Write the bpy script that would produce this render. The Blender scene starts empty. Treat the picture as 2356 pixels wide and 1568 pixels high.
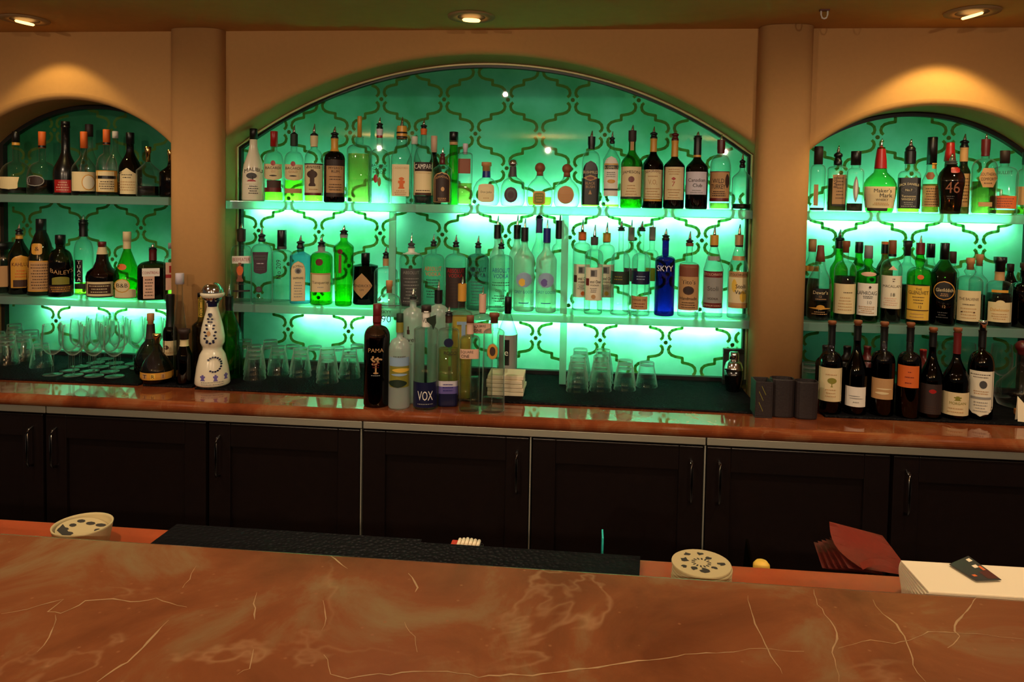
import bpy, bmesh, math, random
from mathutils import Vector, Matrix
random.seed(7)
S = bpy.context.scene
COL = S.collection
PI = math.pi

# ------------------------------------------------------------------ camera
F, CY, YAW, PITCH, ROLL, DIST, EYE = 1716.17, 537.28, 0.0974, 0.0432, -0.0178, 3.1982, 1.66
def cam_axes():
    f = Vector((-math.sin(YAW)*math.cos(PITCH), math.cos(YAW)*math.cos(PITCH), -math.sin(PITCH)))
    r = f.cross(Vector((0, 0, 1))).normalized()
    d = f.cross(r)
    c, s = math.cos(ROLL), math.sin(ROLL)
    return c*r + s*d, -s*r + c*d, f
RT, DN, FW = cam_axes()
CAMP = Vector((0, -DIST, EYE))
cam = bpy.data.cameras.new('camera'); camo = bpy.data.objects.new('camera', cam); COL.objects.link(camo)
cam.sensor_width = 36; cam.lens = F/2356*36
cam.shift_y = -(784-CY)/2356; cam.clip_start = .05
m = Matrix((RT, -DN, -FW)).transposed().to_4x4(); m.translation = CAMP
camo.matrix_world = m
S.camera = camo
def ray(x, y): return RT*((x-1178)/F) + DN*((y-CY)/F) + FW
def U(x, y, Y): d = ray(x, y); return CAMP + d*((Y-CAMP.y)/d.y)
def UZ(x, y, z): d = ray(x, y); return CAMP + d*((z-CAMP.z)/d.z)

# ------------------------------------------------------------------ world, exposure, lights
S.view_settings.view_transform = 'Standard'; S.view_settings.look = 'None'
S.view_settings.exposure = 0.0; S.view_settings.gamma = 1.0
S.view_settings.use_curve_mapping = False
S.cycles.transparent_max_bounces = 48
S.cycles.max_bounces = 10
S.cycles.caustics_reflective = False; S.cycles.caustics_refractive = False
W = bpy.data.worlds.new('room_dark'); S.world = W; W.use_nodes = True
W.node_tree.nodes['Background'].inputs[0].default_value = (1.0, .80, .6, 1)
W.node_tree.nodes['Background'].inputs[1].default_value = .05
ZC, ZK, ZS1, ZS2, ZB, ZR = EYE+.68, EYE-.744, EYE-.018, EYE-.449, EYE-.55, EYE-.63   # ceiling, back counter, shelves, bar top, bar rail
YF = -.22                                                                             # wall face
WARM = (1.0, .74, .27)
def lamp(name, loc, kind, power, color, size=.05, rot=(0, 0, 0), spot=None, blend=.5):
    l = bpy.data.lights.new(name, kind); l.energy = power; l.color = color
    if kind == 'AREA': l.size = size
    else: l.shadow_soft_size = size
    if spot: l.spot_size = spot; l.spot_blend = blend
    o = bpy.data.objects.new(name, l); COL.objects.link(o); o.location = loc; o.rotation_euler = rot
    return o
# unseen ceiling spots without fixtures, added as general fill over bar and aisle
for lx in (-2.6, -1.0, .6, 2.2):
    lamp('bar_fill_spot', (lx, -2.35, ZC-.03), 'SPOT', 34, (1, .74, .46), .016, (0, 0, 0), 2.3, .8)
    lamp('aisle_fill_spot', (lx+.5, -1.35, ZC-.03), 'SPOT', 30, (1, .78, .54), .014, (.35, 0, 0), 2.5, .8)
for lx in (-2.2, -.4, 1.4):
    lamp('lounge_light', (lx, -4.6, 2.2), 'POINT', 62, (1, .78, .54), .02)
LED_POWER = 165.0
LED_COLOR = (.78, 1.0, .94)

# ------------------------------------------------------------------ materials
def lin(c):
    return tuple((v/12.92 if v <= .04045 else ((v+.055)/1.055)**2.4) for v in c)
MATS = {}
def nodes(name):
    mt = bpy.data.materials.new(name); mt.use_nodes = True
    nt = mt.node_tree; nt.nodes.clear()
    out = nt.nodes.new('ShaderNodeOutputMaterial')
    return mt, nt, out
def link(nt, a, b): nt.links.new(a, b)
def pbr(name, color, rough=.5, metal=0., spec=.5, noise=None, bump=0, coat=0):
    if name in MATS: return MATS[name]
    mt, nt, out = nodes(name)
    p = nt.nodes.new('ShaderNodeBsdfPrincipled')
    p.inputs['Base Color'].default_value = (*color, 1); p.inputs['Roughness'].default_value = rough
    p.inputs['Metallic'].default_value = metal; p.inputs['Specular IOR Level'].default_value = spec
    p.inputs['Coat Weight'].default_value = coat
    if noise:
        sc, amt = noise
        tc = nt.nodes.new('ShaderNodeTexCoord'); n = nt.nodes.new('ShaderNodeTexNoise')
        n.inputs['Scale'].default_value = sc; n.inputs['Detail'].default_value = 4
        link(nt, tc.outputs['Object'], n.inputs['Vector'])
        mx = nt.nodes.new('ShaderNodeMix'); mx.data_type = 'RGBA'
        mx.inputs['A'].default_value = (*[c*(1-amt) for c in color], 1)
        mx.inputs['B'].default_value = (*[min(1, c*(1+amt)) for c in color], 1)
        link(nt, n.outputs['Fac'], mx.inputs['Factor']); link(nt, mx.outputs['Result'], p.inputs['Base Color'])
        if bump:
            b = nt.nodes.new('ShaderNodeBump'); b.inputs['Strength'].default_value = bump; b.inputs['Distance'].default_value = .002
            link(nt, n.outputs['Fac'], b.inputs['Height']); link(nt, b.outputs['Normal'], p.inputs['Normal'])
    link(nt, p.outputs[0], out.inputs[0])
    MATS[name] = mt; return mt
def emis(name, color, s):
    if name in MATS: return MATS[name]
    mt, nt, out = nodes(name); e = nt.nodes.new('ShaderNodeEmission')
    e.inputs[0].default_value = (*color, 1); e.inputs[1].default_value = s
    link(nt, e.outputs[0], out.inputs[0]); MATS[name] = mt; return mt
def glass(name, face, edge, frost=0., rough=.03, blend=.30, glint=0.):
    """thin wall of glass: tinted see-through that darkens at grazing angles, plus a Fresnel reflection"""
    if name in MATS: return MATS[name]
    mt, nt, out = nodes(name)
    lw = nt.nodes.new('ShaderNodeLayerWeight'); lw.inputs['Blend'].default_value = blend
    mx = nt.nodes.new('ShaderNodeMix'); mx.data_type = 'RGBA'
    mx.inputs['A'].default_value = (*face, 1); mx.inputs['B'].default_value = (*edge, 1)
    link(nt, lw.outputs['Facing'], mx.inputs['Factor'])
    tr = nt.nodes.new('ShaderNodeBsdfTransparent'); link(nt, mx.outputs['Result'], tr.inputs[0])
    base = tr.outputs[0]
    if frost:
        df = nt.nodes.new('ShaderNodeBsdfDiffuse'); tl = nt.nodes.new('ShaderNodeBsdfTranslucent')
        for q in (df, tl): q.inputs[0].default_value = (*[min(1, c*.95) for c in face], 1)
        m1 = nt.nodes.new('ShaderNodeMixShader'); m1.inputs[0].default_value = .6
        link(nt, df.outputs[0], m1.inputs[1]); link(nt, tl.outputs[0], m1.inputs[2])
        m2 = nt.nodes.new('ShaderNodeMixShader'); m2.inputs[0].default_value = frost
        link(nt, base, m2.inputs[1]); link(nt, m1.outputs[0], m2.inputs[2]); base = m2.outputs[0]
    gl = nt.nodes.new('ShaderNodeBsdfGlossy'); gl.inputs['Roughness'].default_value = rough
    gl.inputs[0].default_value = (1, 1, 1, 1)
    if glint:      # translucent rim mixed in to imitate light refracted through thick edges
        l2 = nt.nodes.new('ShaderNodeLayerWeight'); l2.inputs['Blend'].default_value = .5
        p2 = nt.nodes.new('ShaderNodeMath'); p2.operation = 'POWER'; p2.inputs[1].default_value = 3 if glint < .7 else 1.8
        q2 = nt.nodes.new('ShaderNodeMath'); q2.operation = 'MULTIPLY'; q2.inputs[1].default_value = glint
        t2 = nt.nodes.new('ShaderNodeBsdfTranslucent'); t2.inputs[0].default_value = (*[min(1, c*.96) for c in face], 1)
        mg = nt.nodes.new('ShaderNodeMixShader'); link(nt, l2.outputs['Facing'], p2.inputs[0]); link(nt, p2.outputs[0], q2.inputs[0]); link(nt, q2.outputs[0], mg.inputs[0])
        link(nt, base, mg.inputs[1]); link(nt, t2.outputs[0], mg.inputs[2]); base = mg.outputs[0]
    lf = nt.nodes.new('ShaderNodeLayerWeight'); lf.inputs['Blend'].default_value = .5
    pw = nt.nodes.new('ShaderNodeMath'); pw.operation = 'POWER'; pw.inputs[1].default_value = 4
    ma = nt.nodes.new('ShaderNodeMath'); ma.operation = 'MULTIPLY_ADD'; ma.inputs[1].default_value = .38; ma.inputs[2].default_value = .04
    link(nt, lf.outputs['Facing'], pw.inputs[0]); link(nt, pw.outputs[0], ma.inputs[0])
    m3 = nt.nodes.new('ShaderNodeMixShader')
    link(nt, ma.outputs[0], m3.inputs[0]); link(nt, base, m3.inputs[1]); link(nt, gl.outputs[0], m3.inputs[2])
    link(nt, m3.outputs[0], out.inputs[0]); MATS[name] = mt; return mt

GL = {  # bottle glass: tint seen straight through one wall, tint at the edge
 'clear': ((.965, .98, .97), (.36, .48, .43)), 'green': ((.22, .72, .14), (.03, .16, .03)),
 'lgreen': ((.42, .80, .34), (.06, .22, .06)), 'dgreen': ((.10, .30, .10), (.01, .05, .02)),
 'blue': ((.06, .07, .46), (.008, .008, .12)), 'mgreen': ((.15, .46, .13), (.02, .12, .03)), 'sapph': ((.50, .74, .92), (.14, .30, .48)),
 'brown': ((.26, .12, .05), (.03, .015, .01)), 'black': ((.012, .012, .014), (.006, .006, .008)),
 'wine': ((.02, .03, .02), (.006, .01, .008)), 'amber': ((.52, .30, .12), (.10, .05, .02)),
 'red': ((.30, .06, .05), (.05, .01, .01)), 'olive': ((.62, .64, .28), (.16, .17, .06)),
 'thin': ((.975, .99, .985), (.55, .70, .65)), 'crys': ((.965, .98, .97), (.32, .42, .38)),
 'grey': ((.55, .56, .56), (.18, .20, .20)),
}
LQ = {'whisky': (.20, .085, .035), 'dark': (.10, .045, .03), 'lime': (.80, .97, .20), 'amber': (.62, .40, .10),  # lime: backlight shining through a bottle's foot, put into the liquid colour
      'gold': (.80, .76, .34), 'wine': (.11, .02, .02), 'water': (.98, .99, .985), 'yell': (.82, .88, .16),
      'olive': (.50, .48, .18), 'honey': (.95, .66, .14), 'gbot': (.40, .88, .12), 'plum': (.16, .05, .05)}
def gmat(k):
    f, e = GL[k]; return glass('glass_'+k, f, e, glint={'thin': .9, 'crys': .55, 'clear': .5}.get(k, .12))
def frostmat(k):
    f = {'white': (.93, .95, .93), 'milk': (.80, .88, .84), 'haze': (.78, .92, .87)}[k]
    return glass('frosted_'+k, f, tuple(c*.6 for c in f), frost={'white': .55, 'milk': .62, 'haze': .34}[k], rough=.25)
def lmat(k):
    f = LQ[k]; return glass('liquid_'+k, f, tuple(c*c for c in f), rough=.02, frost={'honey': .8, 'gold': .18, 'amber': .15}.get(k, 0.))
CC = {  # paper, ink, cap colours (sRGB)
 'cream': (.86, .78, .60), 'white': (.90, .87, .82), 'tan': (.72, .55, .36), 'pink': (.85, .68, .58), 'yellow': (.87, .70, .25),
 'gold': (.80, .58, .22), 'orange': (.82, .38, .12), 'red': (.62, .10, .09), 'dred': (.32, .07, .07), 'black': (.05, .045, .045),
 'brown': (.24, .13, .08), 'dbrown': (.16, .09, .07), 'ink': (.12, .09, .07), 'blue': (.10, .13, .45), 'navy': (.07, .08, .22),
 'green': (.12, .34, .10), 'dgreen': (.07, .15, .07), 'grey': (.55, .54, .52), 'dgrey': (.26, .25, .25), 'lav': (.80, .76, .80),
 'cork': (.74, .52, .32), 'cork2': (.52, .29, .15), 'maroon': (.40, .10, .10), 'olive': (.50, .48, .15), 'purple': (.38, .33, .60),
 'plum': (.24, .14, .20), 'lime': (.5, .62, .1), 'sky': (.55, .65, .75), 'ivory': (.90, .86, .76), 'copper': (.48, .26, .16)}
def paint(k):
    if k == 'chrome': return pbr('chrome', (.80, .78, .76), .12, 1)
    if k == 'brass': return pbr('brass', (.80, .55, .20), .18, 1)
    if k == 'glass': return gmat('crys')
    gloss = .35 if k in ('black', 'red', 'maroon', 'dred', 'gold', 'navy', 'blue') else .6
    return pbr('paint_'+k, lin(CC[k]), gloss)

# ------------------------------------------------------------------ mesh helpers
def obj(name, bm, mats, parent=None, smooth=False, loc=None):
    me = bpy.data.meshes.new(name)
    bmesh.ops.recalc_face_normals(bm, faces=bm.faces)
    bm.to_mesh(me); bm.free()
    if not isinstance(mats, (list, tuple)): mats = [mats]
    for q in mats: me.materials.append(q)
    if smooth:
        for p in me.polygons: p.use_smooth = True
    o = bpy.data.objects.new(name, me); COL.objects.link(o)
    if parent: o.parent = parent
    if loc is not None: o.location = loc
    return o
def thing(name, label, cat, loc=(0, 0, 0), rz=0, group=None):
    o = bpy.data.objects.new(name, None); COL.objects.link(o); o.empty_display_size = .02
    o.location = loc; o.rotation_euler = (0, 0, rz); return tag(o, label, cat, group)
def tag(o, label=None, cat=None, group=None, kind=None):
    if label: o['label'] = label
    if cat: o['category'] = cat
    if group: o['group'] = group
    if kind: o['kind'] = kind
    return o
def box(bm, x0, x1, y0, y1, z0, z1, mi=0, bev=0):
    r = bmesh.ops.create_cube(bm, size=1)
    for v in r['verts']:
        v.co = Vector(((x0+x1)/2+v.co.x*(x1-x0), (y0+y1)/2+v.co.y*(y1-y0), (z0+z1)/2+v.co.z*(z1-z0)))
    fs = list({f for v in r['verts'] for f in v.link_faces})
    for f in fs: f.material_index = mi
    if bev:
        es = list({e for v in r['verts'] for e in v.link_edges})
        rb = bmesh.ops.bevel(bm, geom=es, offset=bev, segments=2, affect='EDGES', profile=.6)
        for f in rb['faces']: f.material_index = mi
def face(bm, pts, mi=0):
    f = bm.faces.new([bm.verts.new(p) for p in pts]); f.material_index = mi; return f
def lathe(bm, prof, seg=24, n=2., dr=1., rmax=None, mi=0, caps=(True, True), flute=0):
    """prof: (radius, z) rows; square bottles use a superellipse section that turns round at the neck"""
    rmax = rmax or max(p[0] for p in prof); rings = []
    for r, z in prof:
        t = max(0., min(1., (r/rmax-.45)/.4)); nn = 2+(n-2)*t; dd = 1+(dr-1)*t
        ring = []
        for i in range(seg):
            a = 2*PI*i/seg + (PI/seg if n > 2 else 0); c, s = math.cos(a), math.sin(a)
            q = (abs(c)**nn+abs(s)**nn)**(-1/nn)
            fl = 1-(flute*(i % 2) if r > rmax*.6 else 0)
            ring.append(bm.verts.new((r*q*c*fl, r*q*s*dd*fl, z)))
        rings.append(ring)
    for A, B in zip(rings, rings[1:]):
        for i in range(seg):
            j = (i+1) % seg
            f = bm.faces.new((A[i], A[j], B[j], B[i])); f.material_index = mi
    if caps[0]: bm.faces.new(list(reversed(rings[0]))).material_index = mi
    if caps[1]: bm.faces.new(rings[-1]).material_index = mi
def tube(bm, pts, r, seg=8, mi=0, closed=False):
    pts = [Vector(p) for p in pts]; rings = []; n = len(pts)
    rr = r if isinstance(r, (list, tuple)) else [r]*n
    for i, p in enumerate(pts):
        a = pts[(i-1) % n] if (i or closed) else p; b = pts[(i+1) % n] if (i < n-1 or closed) else p
        t = (b-a).normalized(); up = Vector((0, 0, 1)) if abs(t.z) < .9 else Vector((0, 1, 0))
        u = t.cross(up).normalized(); v = t.cross(u)
        rings.append([bm.verts.new(p+(u*math.cos(2*PI*k/seg)+v*math.sin(2*PI*k/seg))*rr[i]) for k in range(seg)])
    for i in range(n if closed else n-1):
        A, B = rings[i], rings[(i+1) % n]
        for k in range(seg): bm.faces.new((A[k], A[(k+1) % seg], B[(k+1) % seg], B[k])).material_index = mi
    if not closed: bm.faces.new(rings[0]).material_index = mi; bm.faces.new(list(reversed(rings[-1]))).material_index = mi
def prism(bm, poly, d, mi=0):
    """poly: list of Vectors in a plane; extruded by the vector d"""
    A = [bm.verts.new(p) for p in poly]; B = [bm.verts.new(Vector(p)+d) for p in poly]; n = len(A)
    bm.faces.new(A).material_index = mi; bm.faces.new(list(reversed(B))).material_index = mi
    for i in range(n): bm.faces.new((A[i], B[i], B[(i+1) % n], A[(i+1) % n])).material_index = mi
TXT = {}
def text_geo(s):
    """letter outlines as (verts, faces), in units of cap height, centred"""
    if s in TXT: return TXT[s]
    cu = bpy.data.curves.new('lettering', 'FONT'); cu.body = s; cu.resolution_u = 2; cu.align_x = 'CENTER'
    o = bpy.data.objects.new('lettering', cu); COL.objects.link(o)
    dg = bpy.context.evaluated_depsgraph_get(); me = o.evaluated_get(dg).to_mesh()
    vs = [(v.co.x, v.co.y) for v in me.vertices]; fs = [tuple(p.vertices) for p in me.polygons]
    o.evaluated_get(dg).to_mesh_clear(); bpy.data.objects.remove(o); bpy.data.curves.remove(cu)
    if vs:
        x0, x1 = min(v[0] for v in vs), max(v[0] for v in vs); y0, y1 = min(v[1] for v in vs), max(v[1] for v in vs)
        h = max(y1-y0, .3); vs = [((v[0]-(x0+x1)/2)/h, (v[1]-(y0+y1)/2)/h) for v in vs]
    TXT[s] = (vs, fs); return TXT[s]
SHAPES = {'rect': lambda v: 1., 'oval': lambda v: math.sqrt(max(0, 1-v*v)), 'dia': lambda v: 1-abs(v)**1.25,
          'arch': lambda v: 1. if v < .5 else math.sqrt(max(0, 1-((v-.5)/.5)**2)),
          'peak': lambda v: 1. if v < .55 else max(.04, 1-((v-.55)/.45)**.8*.96),
          'shield': lambda v: .84+.16*max(0, v) if v > -.7 else .84*math.sqrt(max(0, 1-((v+.7)/.3)**2)),
          'ushape': lambda v: 1. if v > -.55 else math.sqrt(max(0, 1-((v+.55)/.45)**2)),
          'rrect': lambda v: 1. if abs(v) < .6 else .55+.45*math.sqrt(max(0, 1-((abs(v)-.6)/.4)**2)),
          'hexa': lambda v: 1-.45*abs(v), 'tree': lambda v: max(.1, math.sqrt(max(0, 1-((v-.35)/.65)**2))) if v > -.25 else (.1 if v > -.8 else .25),
          'leaf': lambda v: .1+.9*math.sin(PI*(v+1)/2)**.7, 'tri': lambda v: max(.02, (1-v)/2),
          'fig': lambda v: .42 if v > .72 else (.25 if v > .6 else (1 if v > .1 else (.6 if v > -.35 else .75-.2*math.sin(v*9))))}

# ------------------------------------------------------------------ the room
M_WALL = pbr('plaster_tan', lin((.74, .55, .33)), .85, noise=(60, .06), bump=.12)
M_CEIL = pbr('ceiling_paint', lin((.84, .66, .40)), .9, noise=(20, .08))
M_DARK = pbr('dark_wood', lin((.080, .043, .038)), .32, noise=(30, .25))
M_BLACKM = pbr('black_frame', (.012, .012, .012), .35)
M_STEEL = pbr('brushed_steel', (.80, .76, .62), .48, 1)
M_FLOOR = pbr('floor_tile', lin((.13, .10, .09)), .5, noise=(8, .2))
M_RUBBER, nt, out = nodes('black_rubber')
df = nt.nodes.new('ShaderNodeBsdfDiffuse'); df.inputs[0].default_value = (.006, .006, .007, 1)
gl = nt.nodes.new('ShaderNodeBsdfGlossy'); gl.inputs['Roughness'].default_value = .42; mx = nt.nodes.new('ShaderNodeMixShader'); mx.inputs[0].default_value = .010
tc = nt.nodes.new('ShaderNodeTexCoord'); vo = nt.nodes.new('ShaderNodeTexVoronoi'); vo.inputs['Scale'].default_value = 120; bp = nt.nodes.new('ShaderNodeBump'); bp.inputs['Strength'].default_value = .8; bp.inputs['Distance'].default_value = .003
link(nt, tc.outputs['Object'], vo.inputs['Vector']); link(nt, vo.outputs['Distance'], bp.inputs['Height'])
for q_ in (df, gl): link(nt, bp.outputs['Normal'], q_.inputs['Normal'])
link(nt, df.outputs[0], mx.inputs[1]); link(nt, gl.outputs[0], mx.inputs[2]); link(nt, mx.outputs[0], out.inputs[0])
def struct(name, bm, mats, **k): return tag(obj(name, bm, mats, **k), kind='structure')
bm = bmesh.new(); box(bm, -4.2, 3.6, -6.2, .5, -.05, 0); struct('floor', bm, M_FLOOR)
bm = bmesh.new(); box(bm, -4.2, 3.6, -6.2, .5, ZC, ZC+.1); struct('ceiling', bm, M_CEIL)

def arch_z(cx, czz, R, x): return czz+math.sqrt(max(0, R*R-(x-cx)**2))
# niche: left x, right x, circle centre x, centre z, radius
NICHES = [(-2.665, -1.742, -2.205, EYE-.283, .683), (-1.535, .684, -.432, EYE-1.262, 1.848), (.852, 1.776, 1.312, EYE-.290, .680)]
def niche_curve(i, inset=0., n=40):
    x0, x1, cx, cz_, R = NICHES[i]; x0 += inset; x1 -= inset; R -= inset
    return [(x0+(x1-x0)*k/n, arch_z(cx, cz_, R, x0+(x1-x0)*k/n)) for k in range(n+1)]
# the back wall with its three arched niches, 22 cm deep, edges softly rounded
bm = bmesh.new()
E_ = .026; XW0, XW1 = -4.2, 3.6
def ring_pts(i, off, y):
    x0, x1 = NICHES[i][0]-off, NICHES[i][1]+off
    c = niche_curve(i, -off)
    return [Vector((x0, y, ZK-.04))]+[Vector((x, y, z)) for x, z in c]+[Vector((x1, y, ZK-.04))]
steps = [(E_*(1-math.sin(t)), YF+E_*(1-math.cos(t))) for t in [PI/2*k/5 for k in range(6)]]
for i in range(3):
    rows = [[bm.verts.new(p) for p in ring_pts(i, o, y)] for o, y in steps]+[[bm.verts.new(p) for p in ring_pts(i, 0, .02)]]
    for A, B in zip(rows, rows[1:]):
        for k in range(len(A)-1): bm.faces.new((A[k], A[k+1], B[k+1], B[k])).smooth = True
    o = ring_pts(i, E_, YF)
    top = [Vector((p.x, YF, ZC)) for p in o]
    for k in range(1, len(o)-2): face(bm, (o[k], o[k+1], top[k+1], top[k]))
edges = [XW0]+sum([[a-E_, b+E_] for a, b, *_ in NICHES], [])+[XW1]
for a, b in zip(edges[::2], edges[1::2]): face(bm, [(a, YF, ZK-.04), (b, YF, ZK-.04), (b, YF, ZC), (a, YF, ZC)])
struct('wall_back', bm, M_WALL)
def pillar(name, x0, x1, yf, nx=3.2):
    bm = bmesh.new(); cx, a, b = (x0+x1)/2, (x1-x0)/2, YF-yf
    prof = []
    for k in range(33):
        t = PI*k/32; c, s = math.cos(t), math.sin(t); q = (abs(c)**nx+abs(s)**nx)**(-1/nx)
        prof.append((cx+a*c*q, YF-b*s*q+.002))
    for z0, z1 in ((ZK+.002, ZC-.001),): prism(bm, [Vector((x, y, z0)) for x, y in prof], Vector((0, 0, z1-z0)))
    for f in bm.faces: f.smooth = abs(f.normal.z) < .5 and len(f.verts) == 4
    return struct(name, bm, M_WALL)
pillar('wall_pillar', -1.712, -1.492, -.292); pillar('wall_pillar', .648, .846, -.300)

# patterned panels behind the shelves: brushed green paint with an olive lattice of ogee curves
mt, nt, out = nodes('green_panel'); P_PANEL = mt
def panel_shader(nt, out, colsock, front):
    tl = nt.nodes.new('ShaderNodeBsdfTranslucent'); df = nt.nodes.new('ShaderNodeBsdfDiffuse'); gl = nt.nodes.new('ShaderNodeBsdfGlossy'); gl.inputs['Roughness'].default_value = .02
    fr = nt.nodes.new('ShaderNodeFresnel'); fr.inputs[0].default_value = 1.42
    a = nt.nodes.new('ShaderNodeMixShader'); a.inputs[0].default_value = front; link(nt, tl.outputs[0], a.inputs[1]); link(nt, df.outputs[0], a.inputs[2])
    b = nt.nodes.new('ShaderNodeMixShader'); link(nt, fr.outputs[0], b.inputs[0]); link(nt, a.outputs[0], b.inputs[1]); link(nt, gl.outputs[0], b.inputs[2])
    if isinstance(colsock, tuple): tl.inputs[0].default_value = df.inputs[0].default_value = (*colsock, 1)
    else: link(nt, colsock, tl.inputs[0]); link(nt, colsock, df.inputs[0])
    link(nt, b.outputs[0], out.inputs[0])
tc = nt.nodes.new('ShaderNodeTexCoord'); n1 = nt.nodes.new('ShaderNodeTexNoise'); n1.inputs['Scale'].default_value = 5.5; n1.inputs['Detail'].default_value = 6
n2 = nt.nodes.new('ShaderNodeTexNoise'); n2.inputs['Scale'].default_value = 2.2
cr = nt.nodes.new('ShaderNodeValToRGB'); cr.color_ramp.elements[0].position = .34; cr.color_ramp.elements[1].position = .66
cr.color_ramp.elements[0].color = (.045, .47, .145, 1); cr.color_ramp.elements[1].color = (.18, .77, .43, 1)
mxn = nt.nodes.new('ShaderNodeMix'); mxn.inputs['Factor'].default_value = .5
for q in (n1, n2): link(nt, tc.outputs['Object'], q.inputs['Vector'])
link(nt, n1.outputs['Fac'], mxn.inputs['A']); link(nt, n2.outputs['Fac'], mxn.inputs['B'])
link(nt, mxn.outputs['Result'], cr.inputs['Fac']); panel_shader(nt, out, cr.outputs['Color'], .14)
P_LINE, nt, out = nodes('olive_stencil'); panel_shader(nt, out, (.16, .36, .075), .35)
EDGE = [(.15, .09), (.105, .13), (.085, .20), (.11, .29), (.185, .36), (.30, .40), (.485, .435), (.485, .565), (.70, .60), (.815, .64), (.89, .71), (.915, .80), (.895, .87), (.85, .91)]
HX, HZ = .1385, .146; OX, OZ = U(595, 530, 0).x, U(595, 530, 0).z
def panel(i, label):
    x0, x1, cx, cz_, R = NICHES[i]
    bm = bmesh.new(); cv = niche_curve(i, .001)
    poly = [Vector((x0+.001, 0, ZK+.001))]+[Vector((x, 0, z)) for x, z in cv]+[Vector((x1-.001, 0, ZK+.001))]
    prism(bm, poly, Vector((0, .012, 0)))
    for f in bm.faces: f.material_index = 0 if sum(v.co.y for v in f.verts) < 1e-5 else 2
    def inside(x, z): return x0+.014 < x < x1-.014 and ZK+.012 < z < arch_z(cx, cz_, R-.014, x)
    for a in range(-20, 24):
        for b in range(-6, 6):
            jx, jz = OX+a*HX, OZ+b*HZ
            if (a+b) % 2: continue
            if inside(jx, jz): prism(bm, [Vector((jx+.009*math.cos(t*PI/6), -.0008, jz+.009*math.sin(t*PI/6))) for t in range(12)], Vector((0, .0007, 0)), 1)
            for sx in (1, -1):
                pts = [(jx+sx*u*HX, jz+v*HZ) for u, v in EDGE]
                for k in range(len(pts)-1):
                    if not (inside(*pts[k]) and inside(*pts[k+1])): continue
                    A, B = Vector((pts[k][0], 0, pts[k][1])), Vector((pts[k+1][0], 0, pts[k+1][1]))
                    t = (B-A).normalized(); nrm = Vector((-t.z, 0, t.x))*.0062; A -= t*.003; B += t*.003; off = Vector((0, -.0006-.00004*(k % 2), 0))
                    face(bm, [A+nrm+off, B+nrm+off, B-nrm+off, A-nrm+off], 1)
    o = obj('patterned_panel', bm, [P_PANEL, P_LINE, glass('panel_back', (.97, .99, .98), (.8, .9, .85))]); tag(o, label, 'panel', 'patterned panels behind the shelves')
panel(0, 'green panel with olive lattice pattern at the back of the left arch')
panel(1, 'wide green panel with olive lattice pattern at the back of the middle arch')
panel(2, 'green panel with olive lattice pattern at the back of the right arch')
# black frames round the panels, a brass bead on the middle one
for i in range(3):
    w = .018 if i != 1 else .02
    bm = bmesh.new()
    def loop(ins, y): return [Vector((NICHES[i][0]+ins, y, ZK))]+[Vector((x, y, z)) for x, z in niche_curve(i, ins)]+[Vector((NICHES[i][1]-ins, y, ZK))]
    rows = [[bm.verts.new(v) for v in loop(a, y)] for a, y in ((.0005, -.004), (.0005, -.03), (w, -.03), (w, -.004))]
    for A, B in zip(rows, rows[1:]):
        for k in range(len(A)-1): bm.faces.new((A[k], A[k+1], B[k+1], B[k]))
    struct('trim_%d' % (i+1), bm, M_BLACKM)
bm = bmesh.new(); tube(bm, [Vector((NICHES[1][0]+.006, -.033, ZK+.02))]+[Vector((x, -.033, z)) for x, z in niche_curve(1, .006, 60)]+[Vector((NICHES[1][1]-.006, -.033, ZK+.02))], .005, 8)
struct('trim_4', bm, pbr('bead_brass', (1, .82, .46), .4, .25, coat=.5), smooth=True)
for i, (a, b, *_) in enumerate(NICHES):
    bm = bmesh.new(); box(bm, a+.003, b-.003, -.028, -.001, ZK+.0005, ZK+.022); struct('baseboard_%s' % ('left', 'middle', 'right')[i], bm, M_BLACKM)

# frosted acrylic shelves, their uprights, and the light tubes under them
mt, nt, out = nodes('frosted_acrylic'); M_SHELF = mt
tr = nt.nodes.new('ShaderNodeBsdfTransparent'); tr.inputs[0].default_value = (.72, .95, .86, 1)
df = nt.nodes.new('ShaderNodeBsdfDiffuse'); df.inputs[0].default_value = (.55, .82, .74, 1)
tl = nt.nodes.new('ShaderNodeBsdfTranslucent'); tl.inputs[0].default_value = (.62, .92, .84, 1)
gl = nt.nodes.new('ShaderNodeBsdfGlossy'); gl.inputs['Roughness'].default_value = .15
a1 = nt.nodes.new('ShaderNodeMixShader'); a1.inputs[0].default_value = .6; link(nt, df.outputs[0], a1.inputs[1]); link(nt, tl.outputs[0], a1.inputs[2])
a2 = nt.nodes.new('ShaderNodeMixShader'); a2.inputs[0].default_value = .55; link(nt, tr.outputs[0], a2.inputs[1]); link(nt, a1.outputs[0], a2.inputs[2])
fr = nt.nodes.new('ShaderNodeFresnel'); fr.inputs[0].default_value = 1.45
a3 = nt.nodes.new('ShaderNodeMixShader'); link(nt, fr.outputs[0], a3.inputs[0]); link(nt, a2.outputs[0], a3.inputs[1]); link(nt, gl.outputs[0], a3.inputs[2]); link(nt, a3.outputs[0], out.inputs[0])
SH = .034
SHZ = {}
for i, nm in enumerate(('left', 'middle', 'right')):
    for lv, zz in (('upper', ZS1), ('lower', ZS2)):
        z = zz+(.010 if i == 0 and lv == 'upper' else .0)
        SHZ[(i, lv)] = z
        bm = bmesh.new(); box(bm, NICHES[i][0]+.002, NICHES[i][1]-.002, YF+.004, -.034, z-SH, z, bev=.002)
        tag(obj('shelf', bm, M_SHELF), '%s frosted acrylic shelf of bottles in the %s arch' % (lv, nm), 'shelf', 'frosted shelves in the arches')
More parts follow.
